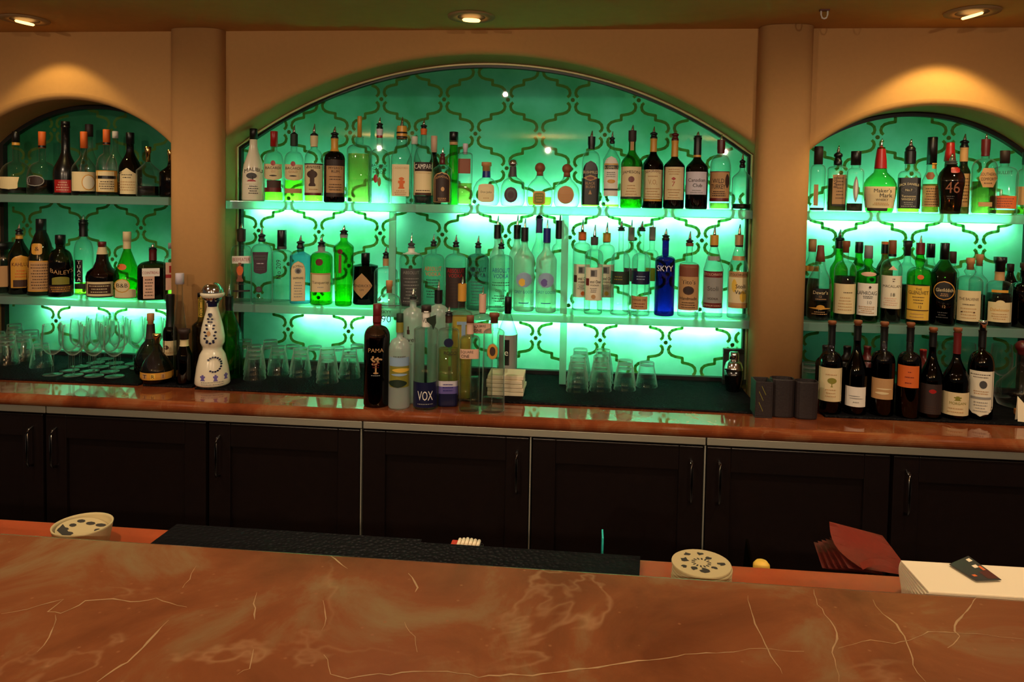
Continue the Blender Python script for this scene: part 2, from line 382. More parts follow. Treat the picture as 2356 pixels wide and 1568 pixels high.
for x0, x1, z0, z1, l in ((895, 930, ZS2, ZS1-SH, 'clear acrylic upright between the middle shelves, left of centre'), (1290, 1312, ZK+.002, ZS2-SH, 'clear acrylic upright under the lower middle shelf beside stacked tumblers'),
                          (1290, 1310, ZS2, ZS1-SH, 'clear acrylic upright between the middle shelves, right of centre')):
    bm = bmesh.new(); a, b = U(x0, 600, -.12).x, U(x1, 600, -.12).x; a = (a+b)/2
    box(bm, a-.014, a+.014, -.195 if z0 > ZK+.1 else -.20, -.185 if z0 > ZK+.1 else -.19, z0+.0005, z1-.0005)
    tag(obj('shelf_upright', bm, M_SHELF), l, 'upright')
# light boxes behind the panels hold the tubes; dark walls limit the spread
M_BOX = pbr('box_dark', (.12, .14, .12), .9)
for i in range(3):
    bm = bmesh.new(); lp = lambda y: [Vector((NICHES[i][0]-.012, y, ZK-.03))]+[Vector((x, y, z)) for x, z in niche_curve(i, -.012)]+[Vector((NICHES[i][1]+.012, y, ZK-.03))]
    A, B = [bm.verts.new(v) for v in lp(.021)], [bm.verts.new(v) for v in lp(.13)]
    for k in range(len(A)): bm.faces.new((A[k], A[(k+1) % len(A)], B[(k+1) % len(A)], B[k]))
    bm.faces.new(B); struct('wall_light_box', bm, M_BOX)
    zb_ = (ZS1+.004, EYE+.455, ZS2-.010)[i]      # unseen baffle added to keep part of the panel darker
    x0, x1, cx, cz_, R = NICHES[i]; hw = min((x1-x0)/2, math.sqrt(max(0, R*R-(zb_-cz_)**2)) if zb_ > cz_ else 9)
    bm = bmesh.new(); box(bm, cx-hw+.004, cx+hw-.004, .0225, .128, zb_-.003, zb_+.003); struct('wall_light_box', bm, M_BOX)
M_LED = emis('light_tube', LED_COLOR, LED_POWER)
def led(xa, xb, z, label, m=None, y=.040):
    t = thing('light_tube', label, 'light', ((xa+xb)/2, y, z), 0, 'light tubes under the shelves')
    h = (xb-xa)/2
    bm = bmesh.new(); tube(bm, [(-h, 0, 0), (h, 0, 0)], .006, 8); obj('tube', bm, m or M_LED, t, True)
    for s in (-1, 1):
        bm = bmesh.new(); box(bm, s*h-.008*(s < 0), s*h+.008*(s > 0), -.007, .007, -.007, .007); obj('end_cap', bm, pbr('paint_white', lin(CC['white']), .6), t)
TZ1, TZ2 = ZS1-.026, ZS2-SH-.018
led(-1.46, -.84, TZ1, 'cyan light tube behind the panel, upper middle shelf, left end'); led(-.56, .64, TZ1, 'long cyan light tube behind the panel, upper middle shelf, centre to right')
led(-1.25, -.86, TZ2, 'short cyan light tube behind the panel, lower middle shelf, left part'); led(-.42, .64, TZ2, 'cyan light tube behind the panel, lower middle shelf, right half')
led(-2.45, -1.78, TZ2, 'cyan light tube behind the panel, lower left shelf above the wine glasses'); led(.90, 1.70, TZ1, 'cyan light tube behind the panel, upper right shelf under the whisky bottles')

# back counter: red marble top with a rounded nose, steel strip, dark cabinets
def marble(name, c0, c1, c2, rough, scale, vein):
    mt, nt, out = nodes(name); p = nt.nodes.new('ShaderNodeBsdfPrincipled'); p.inputs['Roughness'].default_value = rough
    tc = nt.nodes.new('ShaderNodeTexCoord')
    nA = nt.nodes.new('ShaderNodeTexNoise'); nA.inputs['Scale'].default_value = scale; nA.inputs['Detail'].default_value = 8; nA.inputs['Roughness'].default_value = .62; nA.inputs['Distortion'].default_value = .6
    cr = nt.nodes.new('ShaderNodeValToRGB'); e = cr.color_ramp.elements
    e[0].position = .33; e[0].color = (*c0, 1); e[1].position = .66; e[1].color = (*c2, 1); q = e.new(.52); q.color = (*c1, 1)
    nB = nt.nodes.new('ShaderNodeTexNoise'); nB.inputs['Scale'].default_value = vein; nB.inputs['Detail'].default_value = 5; nB.inputs['Distortion'].default_value = 1.4
    s1 = nt.nodes.new('ShaderNodeMath'); s1.operation = 'SUBTRACT'; s1.inputs[1].default_value = .5
    s2 = nt.nodes.new('ShaderNodeMath'); s2.operation = 'ABSOLUTE'
    cv = nt.nodes.new('ShaderNodeValToRGB'); cv.color_ramp.elements[0].color = (.2, .2, .2, 1); cv.color_ramp.elements[1].color = (0, 0, 0, 1); cv.color_ramp.elements[1].position = .010
    nC = nt.nodes.new('ShaderNodeTexNoise'); nC.inputs['Scale'].default_value = 3.1
    rC = nt.nodes.new('ShaderNodeMapRange'); rC.inputs['From Min'].default_value = .48; rC.inputs['From Max'].default_value = .66
    mu = nt.nodes.new('ShaderNodeMath'); mu.operation = 'MULTIPLY'
    mx = nt.nodes.new('ShaderNodeMix'); mx.data_type = 'RGBA'; mx.inputs['B'].default_value = (.62, .42, .22, 1)
    nD = nt.nodes.new('ShaderNodeTexVoronoi'); nD.inputs['Scale'].default_value = 38
    rD = nt.nodes.new('ShaderNodeMapRange'); rD.inputs['From Min'].default_value = .11; rD.inputs['From Max'].default_value = .02
    mx2 = nt.nodes.new('ShaderNodeMix'); mx2.data_type = 'RGBA'; mx2.inputs['B'].default_value = (.25, .10, .045, 1)
    for q in (nA, nB, nC, nD): link(nt, tc.outputs['Object'], q.inputs['Vector'])
    link(nt, nA.outputs['Fac'], cr.inputs['Fac']); link(nt, nB.outputs['Fac'], s1.inputs[0]); link(nt, s1.outputs[0], s2.inputs[0]); link(nt, s2.outputs[0], cv.inputs['Fac'])
    link(nt, nC.outputs['Fac'], rC.inputs['Value']); link(nt, cv.outputs['Color'], mu.inputs[0]); link(nt, rC.outputs[0], mu.inputs[1])
    link(nt, nD.outputs['Distance'], rD.inputs['Value']); link(nt, rD.outputs[0], mx2.inputs['Factor'])
    link(nt, cr.outputs['Color'], mx2.inputs['A']); link(nt, mx2.outputs['Result'], mx.inputs['A'])
    link(nt, mu.outputs[0], mx.inputs['Factor']); link(nt, mx.outputs['Result'], p.inputs['Base Color']); link(nt, p.outputs[0], out.inputs[0]); return mt
M_MARB = marble('red_marble', (.13, .030, .011), (.22, .054, .017), (.27, .115, .048), .06, 5, 2.6)
M_MARB2 = marble('red_marble_honed', (.120, .036, .0135), (.190, .062, .023), (.205, .130, .060), .22, 4.2, 1.9)
M_VEIN = pbr('cream_vein', (.36, .23, .12), .22, noise=(50, .3))
YN = -.668
KX0, KX1 = -3.6, 3.0
t = thing('back_counter', 'long red marble back counter with rounded edge under the arches', 'counter', (0, -.3, 0))
bm = bmesh.new()
prof = [(YF-.001+.22, ZK-.04), (YF+.22, ZK)]+[(YN+.022-.022*math.sin(a), ZK-.022+.022*math.cos(a)) for a in [PI*k/10 for k in range(11)]]
prof = [(YF-.001, ZK-.044), (YF-.001, ZK)]+prof[2:]
prism(bm, [Vector((KX0, y+.3, z)) for y, z in prof], Vector((KX1-KX0, 0, 0)))
for a_, b_, *_ in NICHES: box(bm, a_+.001, b_-.001, YF+.297, .299, ZK-.038, ZK)
obj('marble_top', bm, M_MARB, t)
bm = bmesh.new(); seams = [-3.4]+[U(q_, 960, -.665).x for q_ in (98, 831, 1629)]+[1.66, 2.9]
for a, b in zip(seams, seams[1:]): box(bm, a+.0025, b-.0025, YN+.32, YN+.336, ZK-.069, ZK-.0445, bev=.001)
obj('steel_strip', bm, M_STEEL, t)
cabx = [-3.245]+[U(q_, 1050, -.635).x for q_ in (-260, 104, 478, 832, 1221, 1622, 2052)]+[1.64, 2.25]
hs = ['r', 'r', 'l', 'l', 'r', 'r', 'l', 'l', 'l']; seamed = {3: 1, 4: 1, 5: 1}
desc = ['far left', 'second from the left', 'third from the left, below the wine glasses', 'fourth from the left, below the painted bottle', 'left of the middle, below the vodka group',
        'right of the middle, below stacked tumblers', 'left of the folded menus, beside bright seam', 'above the folded menus', 'far right']
YC = -.628
for i, (a, b) in enumerate(zip(cabx, cabx[1:])):
    t = thing('cabinet', 'dark wooden cabinet under the back counter, '+desc[i], 'cabinet', ((a+b)/2, YC, 0), 0, 'cabinets under the back counter')
    w = (b-a)/2-.002
    bm = bmesh.new(); box(bm, -w, w, .021, .30, .08, ZK-.072); box(bm, -w, w, .05, .30, 0, .08); obj('body', bm, M_DARK, t)
    bm = bmesh.new(); z0, z1 = .10, ZK-.078; r = .085
    box(bm, -w+.004, w-.004, .004, .020, z0, z1); 
    for q in ((-w+.004, -w+r, z0, z1), (w-r, w-.004, z0, z1), (-w+r, w-r, z1-r, z1), (-w+r, w-r, z0, z0+r)): box(bm, q[0], q[1], -.010, .004, q[2], q[3], bev=.003)
    d = obj('door', bm, M_DARK, t)
    hx = (-w+.045) if hs[i] == 'l' else (w-.045); hz0, hz1 = ZK-.27, ZK-.125
    bm = bmesh.new(); tube(bm, [(hx, -.010, hz0), (hx, -.034, hz0+.004), (hx, -.040, hz0+.02), (hx, -.040, hz1-.02), (hx, -.034, hz1-.004), (hx, -.010, hz1)], .0045, 8)
    obj('handle', bm, pbr('dark_chrome', (.35, .33, .32), .12, 1), d, True)
    if i in seamed:
        bm = bmesh.new(); box(bm, w-.001, w+.0035, -.012, .02, z0, z1+.004); obj('seam_strip', bm, M_STEEL, t)

# perforated black mats on the back counter
def slab(name, x0, x1, y0, y1, z0, z1, mat_, label, cat, group=None, bev=.002):
    bm = bmesh.new(); box(bm, x0, x1, y0, y1, z0, z1, bev=bev); return tag(obj(name, bm, mat_), label, cat, group)
MT = .008; ZM = ZK+MT
slab('bar_mat', -2.66, -1.72, -.475, -.034, ZK+.0005, ZM, M_RUBBER, 'black rubber mat under the wine glasses in the left arch', 'mat', 'black mats on the back counter')
slab('bar_mat', -1.48, .645, -.490, -.034, ZK+.0005, ZM, M_RUBBER, 'long black rubber mat under the tumblers in the middle arch', 'mat', 'black mats on the back counter')
slab('bar_mat', .86, 1.80, -.490, -.034, ZK+.0005, ZM, M_RUBBER, 'black rubber mat under the wine bottles in the right arch', 'mat', 'black mats on the back counter')
slab('bar_mat', -1.700, -1.50, -.475, -.300, ZK+.0005, ZM, M_RUBBER, 'small black rubber mat in front of the left pillar', 'mat', 'black mats on the back counter')

# ceiling lights
M_RING = pbr('light_ring', lin((.62, .48, .32)), .6)
def downlight(x, y, label, tilt, on, power, rot, spot):
    t = thing('ceiling_light', label, 'ceiling light', (x, y, ZC), 0, 'recessed ceiling lights')
    bm = bmesh.new()
    prof = [(.088, -.001), (.086, -.006), (.060, -.007), (.052, -.004)]
    rings = [[bm.verts.new((r*math.cos(2*PI*k/32), r*math.sin(2*PI*k/32), z)) for k in range(32)] for r, z in prof]
    for A, B in zip(rings, rings[1:]):
        for k in range(32): bm.faces.new((A[k], A[(k+1) % 32], B[(k+1) % 32], B[k]))
    obj('trim_ring', bm, M_RING, t, True)
    bm = bmesh.new(); lathe(bm, [(.051, -.0045), (.050, -.002)], 24); obj('baffle', bm, pbr('baffle', (.05, .03, .02), .6), t)
    bm = bmesh.new(); lathe(bm, [(.012, -.010), (.030, -.009), (.034, -.004), (.03, 0)], 24)
    o = obj('bulb', bm, emis('bulb_glow', (1, .50, .13), 5.), t, True); o.rotation_euler = tilt; o.location = (.0, .0, -.010)
    lamp('ceiling_light_beam', (x, y, ZC-.03), 'SPOT', power, WARM, .02, rot, spot, .35)
downlight(UZ(60, 45, ZC).x, -.44, 'round recessed ceiling light glowing amber above the left arch', (.10, .25, 0), 1, 5.5, (.30, 0, 0), 1.75)
downlight(UZ(1085, 38, ZC).x, -.44, 'round recessed ceiling light glowing amber above the middle arch', (.12, .05, 0), 1, 6, (-.25, 0, 0), 1.5)
downlight(UZ(2240, 25, ZC).x, -.46, 'round recessed ceiling light glowing amber above the right arch', (.10, -.30, 0), 1, 14, (.30, 0, 0), 1.75)
hk = UZ(1897, 22, ZC); t = thing('ceiling_hook', 'small clear hook hanging from ceiling beside the right pillar', 'hook', (hk.x, hk.y, ZC))
bm = bmesh.new(); tube(bm, [(-.011, 0, -.004), (-.011, 0, -.018), (-.007, 0, -.028), (0, 0, -.031), (.007, 0, -.028), (.011, 0, -.018), (.011, 0, -.004)], .003, 8); obj('loop', bm, pbr('clear_plastic', (.75, .7, .62), .2), t, True)
bm = bmesh.new(); box(bm, -.016, .016, -.008, .008, -.005, 0); obj('base_plate', bm, pbr('dred_plate', lin((.35, .14, .10)), .5), t)

# front bar
t = thing('bar_counter', 'red veined marble bar in the foreground with lower wooden rail', 'bar', (0, -2.3, 0))
YB0, YB1, YR = -2.098, -2.78, -1.884
bm = bmesh.new(); box(bm, -3.2, 2.6, YB1+2.3, YB0+2.3, ZB-.035, ZB, bev=.006)
def zb(pts, w):
    P = [UZ(x, y, ZB) for x, y in pts]; P = [Vector((q.x, q.y+2.3, ZB+.0003)) for q in P]
    fine = []
    for A, B in zip(P, P[1:]):
        n = max(2, int((B-A).length/.012))
        for k in range(n): fine.append(A+(B-A)*k/n+Vector((random.uniform(-1, 1), random.uniform(-1, 1), 0))*.0014+Vector((math.sin(k*.9+A.x*40), math.cos(k*.7+A.y*30), 0))*.0016)
    fine.append(P[-1]); L = len(fine); pr = None
    for i, q in enumerate(fine):
        tt = (fine[min(i+1, L-1)]-fine[max(i-1, 0)]).normalized(); nn = Vector((-tt.y, tt.x, 0)); f_ = i/(L-1)
        hw = w*(.25+.6*math.sin(PI*min(1, max(0, f_))))*random.uniform(.3, 1.15)
        cur = (bm.verts.new(q+nn*hw), bm.verts.new(q-nn*hw))
        if pr: bm.faces.new((pr[0], cur[0], cur[1], pr[1])).material_index = 1
        pr = cur
for pts, w in (([(0, 1412), (60, 1402), (150, 1378), (112, 1408), (140, 1412), (200, 1382), (260, 1378), (320, 1383), (358, 1376), (430, 1396)], .0016),
               ([(228, 1568), (268, 1536), (300, 1522), (345, 1476), (388, 1426)], .0022), ([(130, 1415), (128, 1440), (85, 1500)], .0010),
               ([(452, 1300), (440, 1330), (420, 1352)], .0012), ([(590, 1360), (582, 1400), (586, 1425)], .0018), ([(585, 1495), (578, 1535), (545, 1552)], .0012),
               ([(745, 1380), (750, 1410), (740, 1450)], .0013), ([(745, 1505), (755, 1550), (800, 1558), (900, 1550), (1000, 1543), (1100, 1556), (1250, 1552), (1400, 1530), (1580, 1505), (1750, 1492), (1850, 1498)], .0017),
               ([(1868, 1355), (1880, 1390), (1905, 1425), (1925, 1455), (1912, 1500), (1930, 1568)], .0018), ([(2010, 1380), (2030, 1410), (2065, 1435), (2090, 1480), (2105, 1530), (2130, 1568)], .0018),
               ([(2250, 1375), (2215, 1410), (2195, 1450), (2205, 1462), (2180, 1490)], .0016), ([(1720, 1370), (1735, 1420), (1760, 1480), (1800, 1550)], .0012), ([(940, 1318), (965, 1350), (955, 1362)], .0022),
               ([(1925, 1490), (2000, 1470), (2060, 1480), (2150, 1450), (2356, 1470)], .0011), ([(760, 1280), (800, 1308)], .0016), ([(930, 1430), (955, 1465), (960, 1500)], .0009)): zb(pts, w)
obj('marble_top', bm, [M_MARB2, M_VEIN], t)
bm = bmesh.new(); box(bm, -3.2, 2.6, YB0+2.3-.05, YR+2.3, ZR-.03, ZR, bev=.004)
obj('wooden_rail', bm, pbr('rail_wood', lin((.60, .26, .13)), .3, noise=(14, .35)), t)
bm = bmesh.new(); box(bm, -3.2, 2.6, YB0+2.3-.10, YB0+2.3-.05, 0, ZR-.03); box(bm, -3.2, 2.6, YB0+2.3-.06, YB0+2.3-.04, ZR-.02, ZB-.0355); obj('front_panel', bm, M_DARK, t)
# black rubber mat lying on the rail
bm = bmesh.new(); a, b = UZ(400, 1245, ZR).x, UZ(1475, 1305, ZR).x; c = UZ(969, 1256, ZR).x
ym = YR-.008
P0 = [Vector((UZ(400, 1222, ZR).x, YR+.004, ZR+.001)), Vector((c, YR+.004, ZR+.001)), Vector((c, ym, ZR+.001)), Vector((b, ym, ZR+.001)), Vector((b-.02, YB0+.002, ZR+.001)), Vector((a-.03, YB0+.002, ZR+.001))]
prism(bm, P0, Vector((0, 0, .009))); tag(obj('bar_mat', bm, M_RUBBER), 'long black rubber mat on the wooden rail of the front bar', 'mat')

# ------------------------------------------------------------------ bottles
def smooth_shoulder(R, r, n, kind):
    out = []
    for k in range(1, n+1):
        t = k/n
        if kind == 'r': q = math.sqrt(max(0, 1-t*t)); q = q if t < .8 else q*.65+.35*(1-t)*3   # domed
        elif kind == 'c': q = 1-t
        else: q = .5+.5*math.cos(PI*t)
        out.append((r+(R-r)*max(0, min(1, q)), t))
    return out
OCC = []
def build_bottle(desc, x, yb, ys, yn, yg, yt, w, wn, Y=None, g='clear', q=None, cap=('c', 'black'), foil=(), L=(), sh='s', n=2., dr=1., zone=None,
           prof=None, wb=None, flute=0, wc=None, name='liquor_bottle', cat='bottle', group=None, dz=0., seg=24, extra=None, neckball=None, spot=None):
    """pixel measures of one bottle, turned into metres at the depth where it stands.
    x centre, yb base, ys shoulder, yn foot of neck, yg rim of glass, yt very top, w body width, wn neck width"""
    base_z = zone if zone is not None else ZM+.0005
    if Y is None:
        p0 = UZ(x, yb, base_z); wm = (UZ(x+w/2, yb, base_z)-UZ(x-w/2, yb, base_z)).length
        c = Vector((p0.x, p0.y+wm/2*dr, base_z))
        d = (c-CAMP); c = Vector((CAMP.x+(p0.x-CAMP.x)*d.y/(p0.y-CAMP.y), c.y, base_z)); Y = c.y
        pb = U(x, yb, p0.y)
        zf = lambda yy: (U(x, yy, p0.y).z-pb.z)*(Y-CAMP.y)/(p0.y-CAMP.y) if yy < yb-3 else 0.
    else:
        pb = U(x, yb, Y); c = Vector((pb.x, Y, base_z)); zf = lambda yy: U(x, yy, Y).z-pb.z
    shrink = 1.
    if spot:
        Y2, shrink = spot; k_ = (Y2-CAMP.y)/(Y-CAMP.y); zf0 = zf; zf = lambda yy: zf0(yy)*k_
        c = Vector((CAMP.x+(c.x-CAMP.x)*k_, Y2, base_z)); Y = Y2
    s = (U(x+50, yb, Y)-U(x-50, yb, Y)).x/100*1.        # metres per pixel here
    s_w = s*shrink
    zf_ = zf; zf = lambda yy: max(0., zf_(yy))
    R, rn = w/2*s_w, wn/2*s
    rz = math.atan2(-(CAMP.x-c.x), (c.y-CAMP.y))*-1
    rz = math.atan2(c.y-CAMP.y, c.x-CAMP.x)-PI/2
    t = thing(name, desc, cat, (c.x, c.y, base_z+dz), rz, group)
    # glass
    if prof:
        pr = [(pw/2*s_w, zf(py)) for py, pw in prof]
        pr = [(pr[0][0]*.93, 0.)]+[(r, max(z, .003)) for r, z in pr]
    else:
        Rb = R*(wb or 1)
        pr = [(Rb*.90, 0.), (Rb*.97, .002), (Rb, .006)]
        if wb and wb != 1: pr += [(Rb+(R-Rb)*k/6, .006+(zf(ys)-.006)*k/6) for k in range(1, 6)]
        pr.append((R, zf(ys))); z0, z1 = zf(ys), zf(yn)
        pr += [(r, z0+(z1-z0)*u) for r, u in smooth_shoulder(R, rn, 8, sh)]
        zg = zf(yg)
        if neckball: pr += [(rn*neckball, z1+(zg-z1)*.45)]
        pr += [(rn*.96, z1+(zg-z1)*.9), (rn*1.08, z1+(zg-z1)*.92), (rn*1.08, zg)]
    def rad(z):
        for (r0, z0), (r1, z1) in zip(pr, pr[1:]):
            if z0 <= z <= z1 and z1 > z0: return r0+(r1-r0)*(z-z0)/(z1-z0)
        return pr[-1][0]
    rmx = max(r for r, z in pr)
    if isinstance(g, tuple): gm = frostmat(g[1]) if g[0] == 'f' else pbr('opaque_'+g[1], lin(CC[g[1]]), .25, coat=.3)
    else: gm = gmat(g)
    bm = bmesh.new(); lathe(bm, pr, seg, n, dr, flute=flute); obj('glass_body', bm, gm, t, True)
    # contents
    if q:
        zl = zf(q[1]); k = .90
        lp = [(r*k, max(.004, z)) for r, z in pr if z < zl]; lp.append((rad(zl)*k, zl))
        lp2 = []
        for a in lp:
            if not lp2 or a[1] > lp2[-1][1]+1e-5: lp2.append(a)
        if len(lp2) > 1:
            bm = bmesh.new(); lathe(bm, lp2, seg, n, dr, rmax=rmx*k); obj('liquid', bm, lmat(q[0]), t, True)
    # neck wraps
    for y0, y1, col in foil:
        za, zb_ = zf(y1), zf(y0); bm = bmesh.new()
        lathe(bm, [(rad(za+(zb_-za)*k/5)*1.03+.0006, za+(zb_-za)*k/5) for k in range(6)], 20, 2, 1, caps=(False, False)); obj('neck_wrap', bm, paint(col), t, True)
    # stopper, cap or pourer
    zg, zt = zf(yg), zf(yt); h = zt-zg; cw = (wc or wn*1.12)/2*s; k0 = cap[0]
    if k0 == 'p':
        cm = paint(cap[1]); hm = h*(cap[2] if len(cap) > 2 else .45)
        bm = bmesh.new(); lathe(bm, [(cw*.9, zg-.003), (cw, zg+.001), (cw, zg+hm*.30), (cw*.82, zg+hm*.36), (cw*.78, zg+hm*.62), (cw*1.02, zg+hm*.68), (cw*1.02, zg+hm*.86), (cw*.6, zg+hm)], 16)
        pp = obj('pourer', bm, cm, t, True)
        bm = bmesh.new(); z0 = zg+hm; hh = zt-z0
        tube(bm, [(0, 0, z0-.001), (0, 0, z0+hh*.25), (.0008, 0, z0+hh*.6), (.002, 0, z0+hh)], [cw*.46, cw*.42, cw*.27, cw*.11], 10); obj('spout', bm, paint('chrome'), pp, True)
    elif k0 == 'c':
        bm = bmesh.new(); lathe(bm, [(cw, zg-.002), (cw, zt-.0015), (cw*.93, zt)], 20); obj('cap', bm, paint(cap[1]), t, True)
        if len(cap) > 2:
            bm = bmesh.new(); lathe(bm, [(cw*1.04, zg-.002), (cw*1.04, zg+h*.12)], 20, caps=(False, False)); obj('cap_band', bm, paint(cap[2]), t, True)
    elif k0 == 't':       # tapering stopper, wider at the top
        bm = bmesh.new(); lathe(bm, [(cw*.72, zg-.002), (cw*.78, zg+h*.55), (cw, zg+h*.62), (cw*1.02, zt-.001), (cw*.9, zt)], 18); obj('stopper', bm, paint(cap[1]), t, True)
    elif k0 == 'w':       # dipped wax / foil hood, wider at the foot
        bm = bmesh.new(); lathe(bm, [(cw*1.18, zg), (cw*1.0, zg+h*.45), (cw*.88, zg+h*.7), (cw*.84, zt-.002), (cw*.7, zt)], 18); obj('wax_hood', bm, paint(cap[1]), t, True)
    elif k0 == 'b':       # ball stopper
        rb = cw; zc = zt-rb; bm = bmesh.new()
        lathe(bm, [(rn*.9, zg-.002), (rn*.9, max(zg, zc-rb*.9))]+[(max(.0005, rb*math.sin(PI*k/10)), zc-rb*math.cos(PI*k/10)) for k in range(2, 11)], 18); obj('ball_stopper', bm, paint(cap[1]), t, True)
    elif k0 == 'k':       # cork with a flat head
        bm = bmesh.new(); lathe(bm, [(cw*.78, zg-.012 if h > .012 else zg-.002), (cw*.8, zg+h*.3), (cw, zg+h*.36), (cw, zt-.002), (cw*.92, zt)], 18); obj('cork', bm, paint(cap[1]), t, True)
    # printed labels
    def surf(lx, z, eps):
        r = max(rad(z), .001); tt = max(0., min(1., (r/rmx-.45)/.4)); nn = 2+(n-2)*tt; dd = 1+(dr-1)*tt
        u = min(abs(lx)/r, .985)
        return Vector((max(-r*.985, min(r*.985, lx)), -(r*dd+eps)*(1-u**nn)**(1/nn)-eps*.3, z))
    for lab in L:
        if isinstance(lab[0], str): lab = [lab]
        bm = bmesh.new(); mats = []; lev = 0
        def mi(col):
            mm = paint(col)
            if mm not in mats: mats.append(mm)
            return mats.index(mm)
        for it in lab:
            eps = .0007+.00035*lev; lev += 1
            if it[0] == 'T':        # ('T', text, xoff, yc, height, colour[, maxwidth, arc, vertical])
                _, txt, xo, yc, hp, col = it[:6]; mw = it[6] if len(it) > 6 else w*.86; arc = it[7] if len(it) > 7 else 0; vert = it[8] if len(it) > 8 else 0
                vs, fs = text_geo(txt)
                if not vs: continue
                xw = max(v[0] for v in vs); kx = min(1., mw/2/(xw*hp)); m_ = mi(col); bv = []
                for a, b in vs:
                    px, py = a*hp*kx, -b*hp
                    if vert: px, py = -py*vert, a*hp*vert*kx
                    if arc: py += arc*(px/(mw/2))**2
                    bv.append(bm.verts.new(surf((xo+px)*s, zf(yc+py), eps)))
                for f in fs:
                    try: bm.faces.new([bv[i] for i in f]).material_index = m_
                    except ValueError: pass
            elif it[0] == 'S':      # ('S', xoff, y0, y1, width, colour, rows): lines of print too small to read
                _, xo, y0, y1, ww, col, rows = it; m_ = mi(col); rnd = random.Random(int(x*7+y0))
                for k in range(rows):
                    yy = y0+(y1-y0)*(k+.5)/rows; hh = max(.5, min(1.0, (y1-y0)/rows*.32)); xx = -ww/2*rnd.uniform(.6, 1); xe = -xx
                    while xx < xe:
                        le = rnd.uniform(1.2, 3.6); x2 = min(xe, xx+le)
                        f = bm.faces.new([bm.verts.new(surf((xo+a)*s, zf(b), eps)) for a, b in ((xx, yy+hh), (x2, yy+hh), (x2, yy-hh), (xx, yy-hh))]); f.material_index = m_
                        xx = x2+1.1
            else:                   # (shape, xoff, y0, y1, width, colour)
                shp, xo, y0, y1, ww, col = it; fn = SHAPES[shp]; m_ = mi(col); prev = None
                nr = 2 if shp == 'rect' and abs(y1-y0) < 12 else 14; nc = max(2, int(ww/3.5))
                if shp in ('arch', 'oval', 'ushape', 'peak', 'dia', 'shield', 'tree', 'leaf', 'fig', 'rrect'): nr = 18
                for k in range(nr+1):
                    v = -1+2*k/nr; yy = y1+(y0-y1)*k/nr; hwd = ww/2*max(.012, fn(v))
                    row = [bm.verts.new(surf((xo-hwd+2*hwd*c_/nc)*s, zf(yy), eps)) for c_ in range(nc+1)]
                    if prev:
                        for c_ in range(nc): bm.faces.new((prev[c_], prev[c_+1], row[c_+1], row[c_])).material_index = m_
                    prev = row
        me = obj('label', bm, mats, t)
        for p in me.data.polygons: p.use_smooth = False
    if extra: extra(t, s, zf, rad, surf)
    return t
PENDING = []
def bottle(*a, **k): PENDING.append((a, k))
def place_bottles():
    """choose how far back each bottle stands so that neighbours on a shelf do not touch, then build them"""
    zones = {}
    for it in PENDING:
        a, k = it; zones.setdefault(round(k['zone'], 2), []).append(it)
    spots = {}
    for zz, its in zones.items():
        N = []
        for a, k in its:
            x, yb, w = a[1], a[2], a[7]; Y0 = k['Y']; wid = max([w]+[q[1] for q in k.get('prof') or []]); 
            if k.get('wb', 1) > 1: wid *= k['wb']
            s = (U(x+50, yb, Y0)-U(x-50, yb, Y0)).x/100; r0 = wid/2*s*(1.16 if k.get('n', 2) > 3.5 else 1.09 if k.get('n', 2) > 2.5 else 1.)*max(1., k.get('dr', 1))
            x0 = U(x, yb, Y0).x; D0 = Y0-CAMP.y
            lo, hi = (-.212+r0, -.037-r0) if zz > 1.1 else (Y0-.06, Y0+.06)
            if zz < 1.1: lo, hi = (max(lo, YN+.03+r0) if k['zone'] < ZK+.004 else max(lo, -.485+r0*.82)), min(hi, -.04-r0 if not (-1.75 < x0 < -1.47) else -.305-r0)
            N.append(dict(Y0=Y0, x0=x0, D0=D0, r0=r0, lo=min(lo, hi), hi=max(lo, hi), Y=min(max(Y0, min(lo, hi)), max(lo, hi)), sh=1.))
        def xr(n, Y=None):
            kk = ((n['Y'] if Y is None else Y)-CAMP.y)/n['D0']; return CAMP.x+(n['x0']-CAMP.x)*kk, n['r0']*kk*n['sh']+.0016
        def cost(i, Y):
            xa, ra = xr(N[i], Y); c = ((Y-N[i]['Y0'])**2)*.004
            for j, m in enumerate(N):
                if j == i or abs(m['x0']-N[i]['x0']) > .35: continue
                xb, rb = xr(m); g = ra+rb-math.hypot(xa-xb, Y-m['Y'])
                if g > 0: c += g*g+g*.002
            return c
        for rnd in range(4):
            for p_ in range(14):
                for i, n in enumerate(N):
                    cand = [n['lo']+(n['hi']-n['lo'])*k/40 for k in range(41)]+[n['Y']]
                    n['Y'] = min(cand, key=lambda Y: cost(i, Y))
            for i in range(len(N)):          # whatever still touches gets a hair slimmer
                for j in range(i):
                    xa, ra = xr(N[i]); xb, rb = xr(N[j]); g = ra+rb-math.hypot(xa-xb, N[i]['Y']-N[j]['Y'])
                    if g > 0:
                        f = max(.84, 1-g/(ra+rb)*.7)
                        for q in (N[i], N[j]): q['sh'] = max(.84, q['sh']*f)
        for i in range(len(N)):
            for j in range(i):
                xa, ra = xr(N[i]); xb, rb = xr(N[j]); g = ra+rb-math.hypot(xa-xb, N[i]['Y']-N[j]['Y'])
                if g > .0005: print('TIGHT', round(g, 4), its[i][0][0][:50], '|', its[j][0][0][:50])
        for (a, k), n in zip(its, N):
            spots[id(k)] = (n['Y'], n['sh']); xa, ra = xr(n); OCC.append((zz, xa, n['Y'], ra))
    for a, k in PENDING: build_bottle(*a, spot=spots[id(k)], **k)
def shelf_set(i, lv, grp, Yd):
    z = SHZ[(i, lv)]+.0006
    def f(desc, *a, **k):
        k.setdefault('Y', Yd); k.setdefault('zone', z); k.setdefault('group', grp)
        return bottle(desc, *a, **k)
    return f
YFR, YBK = -.160, -.070

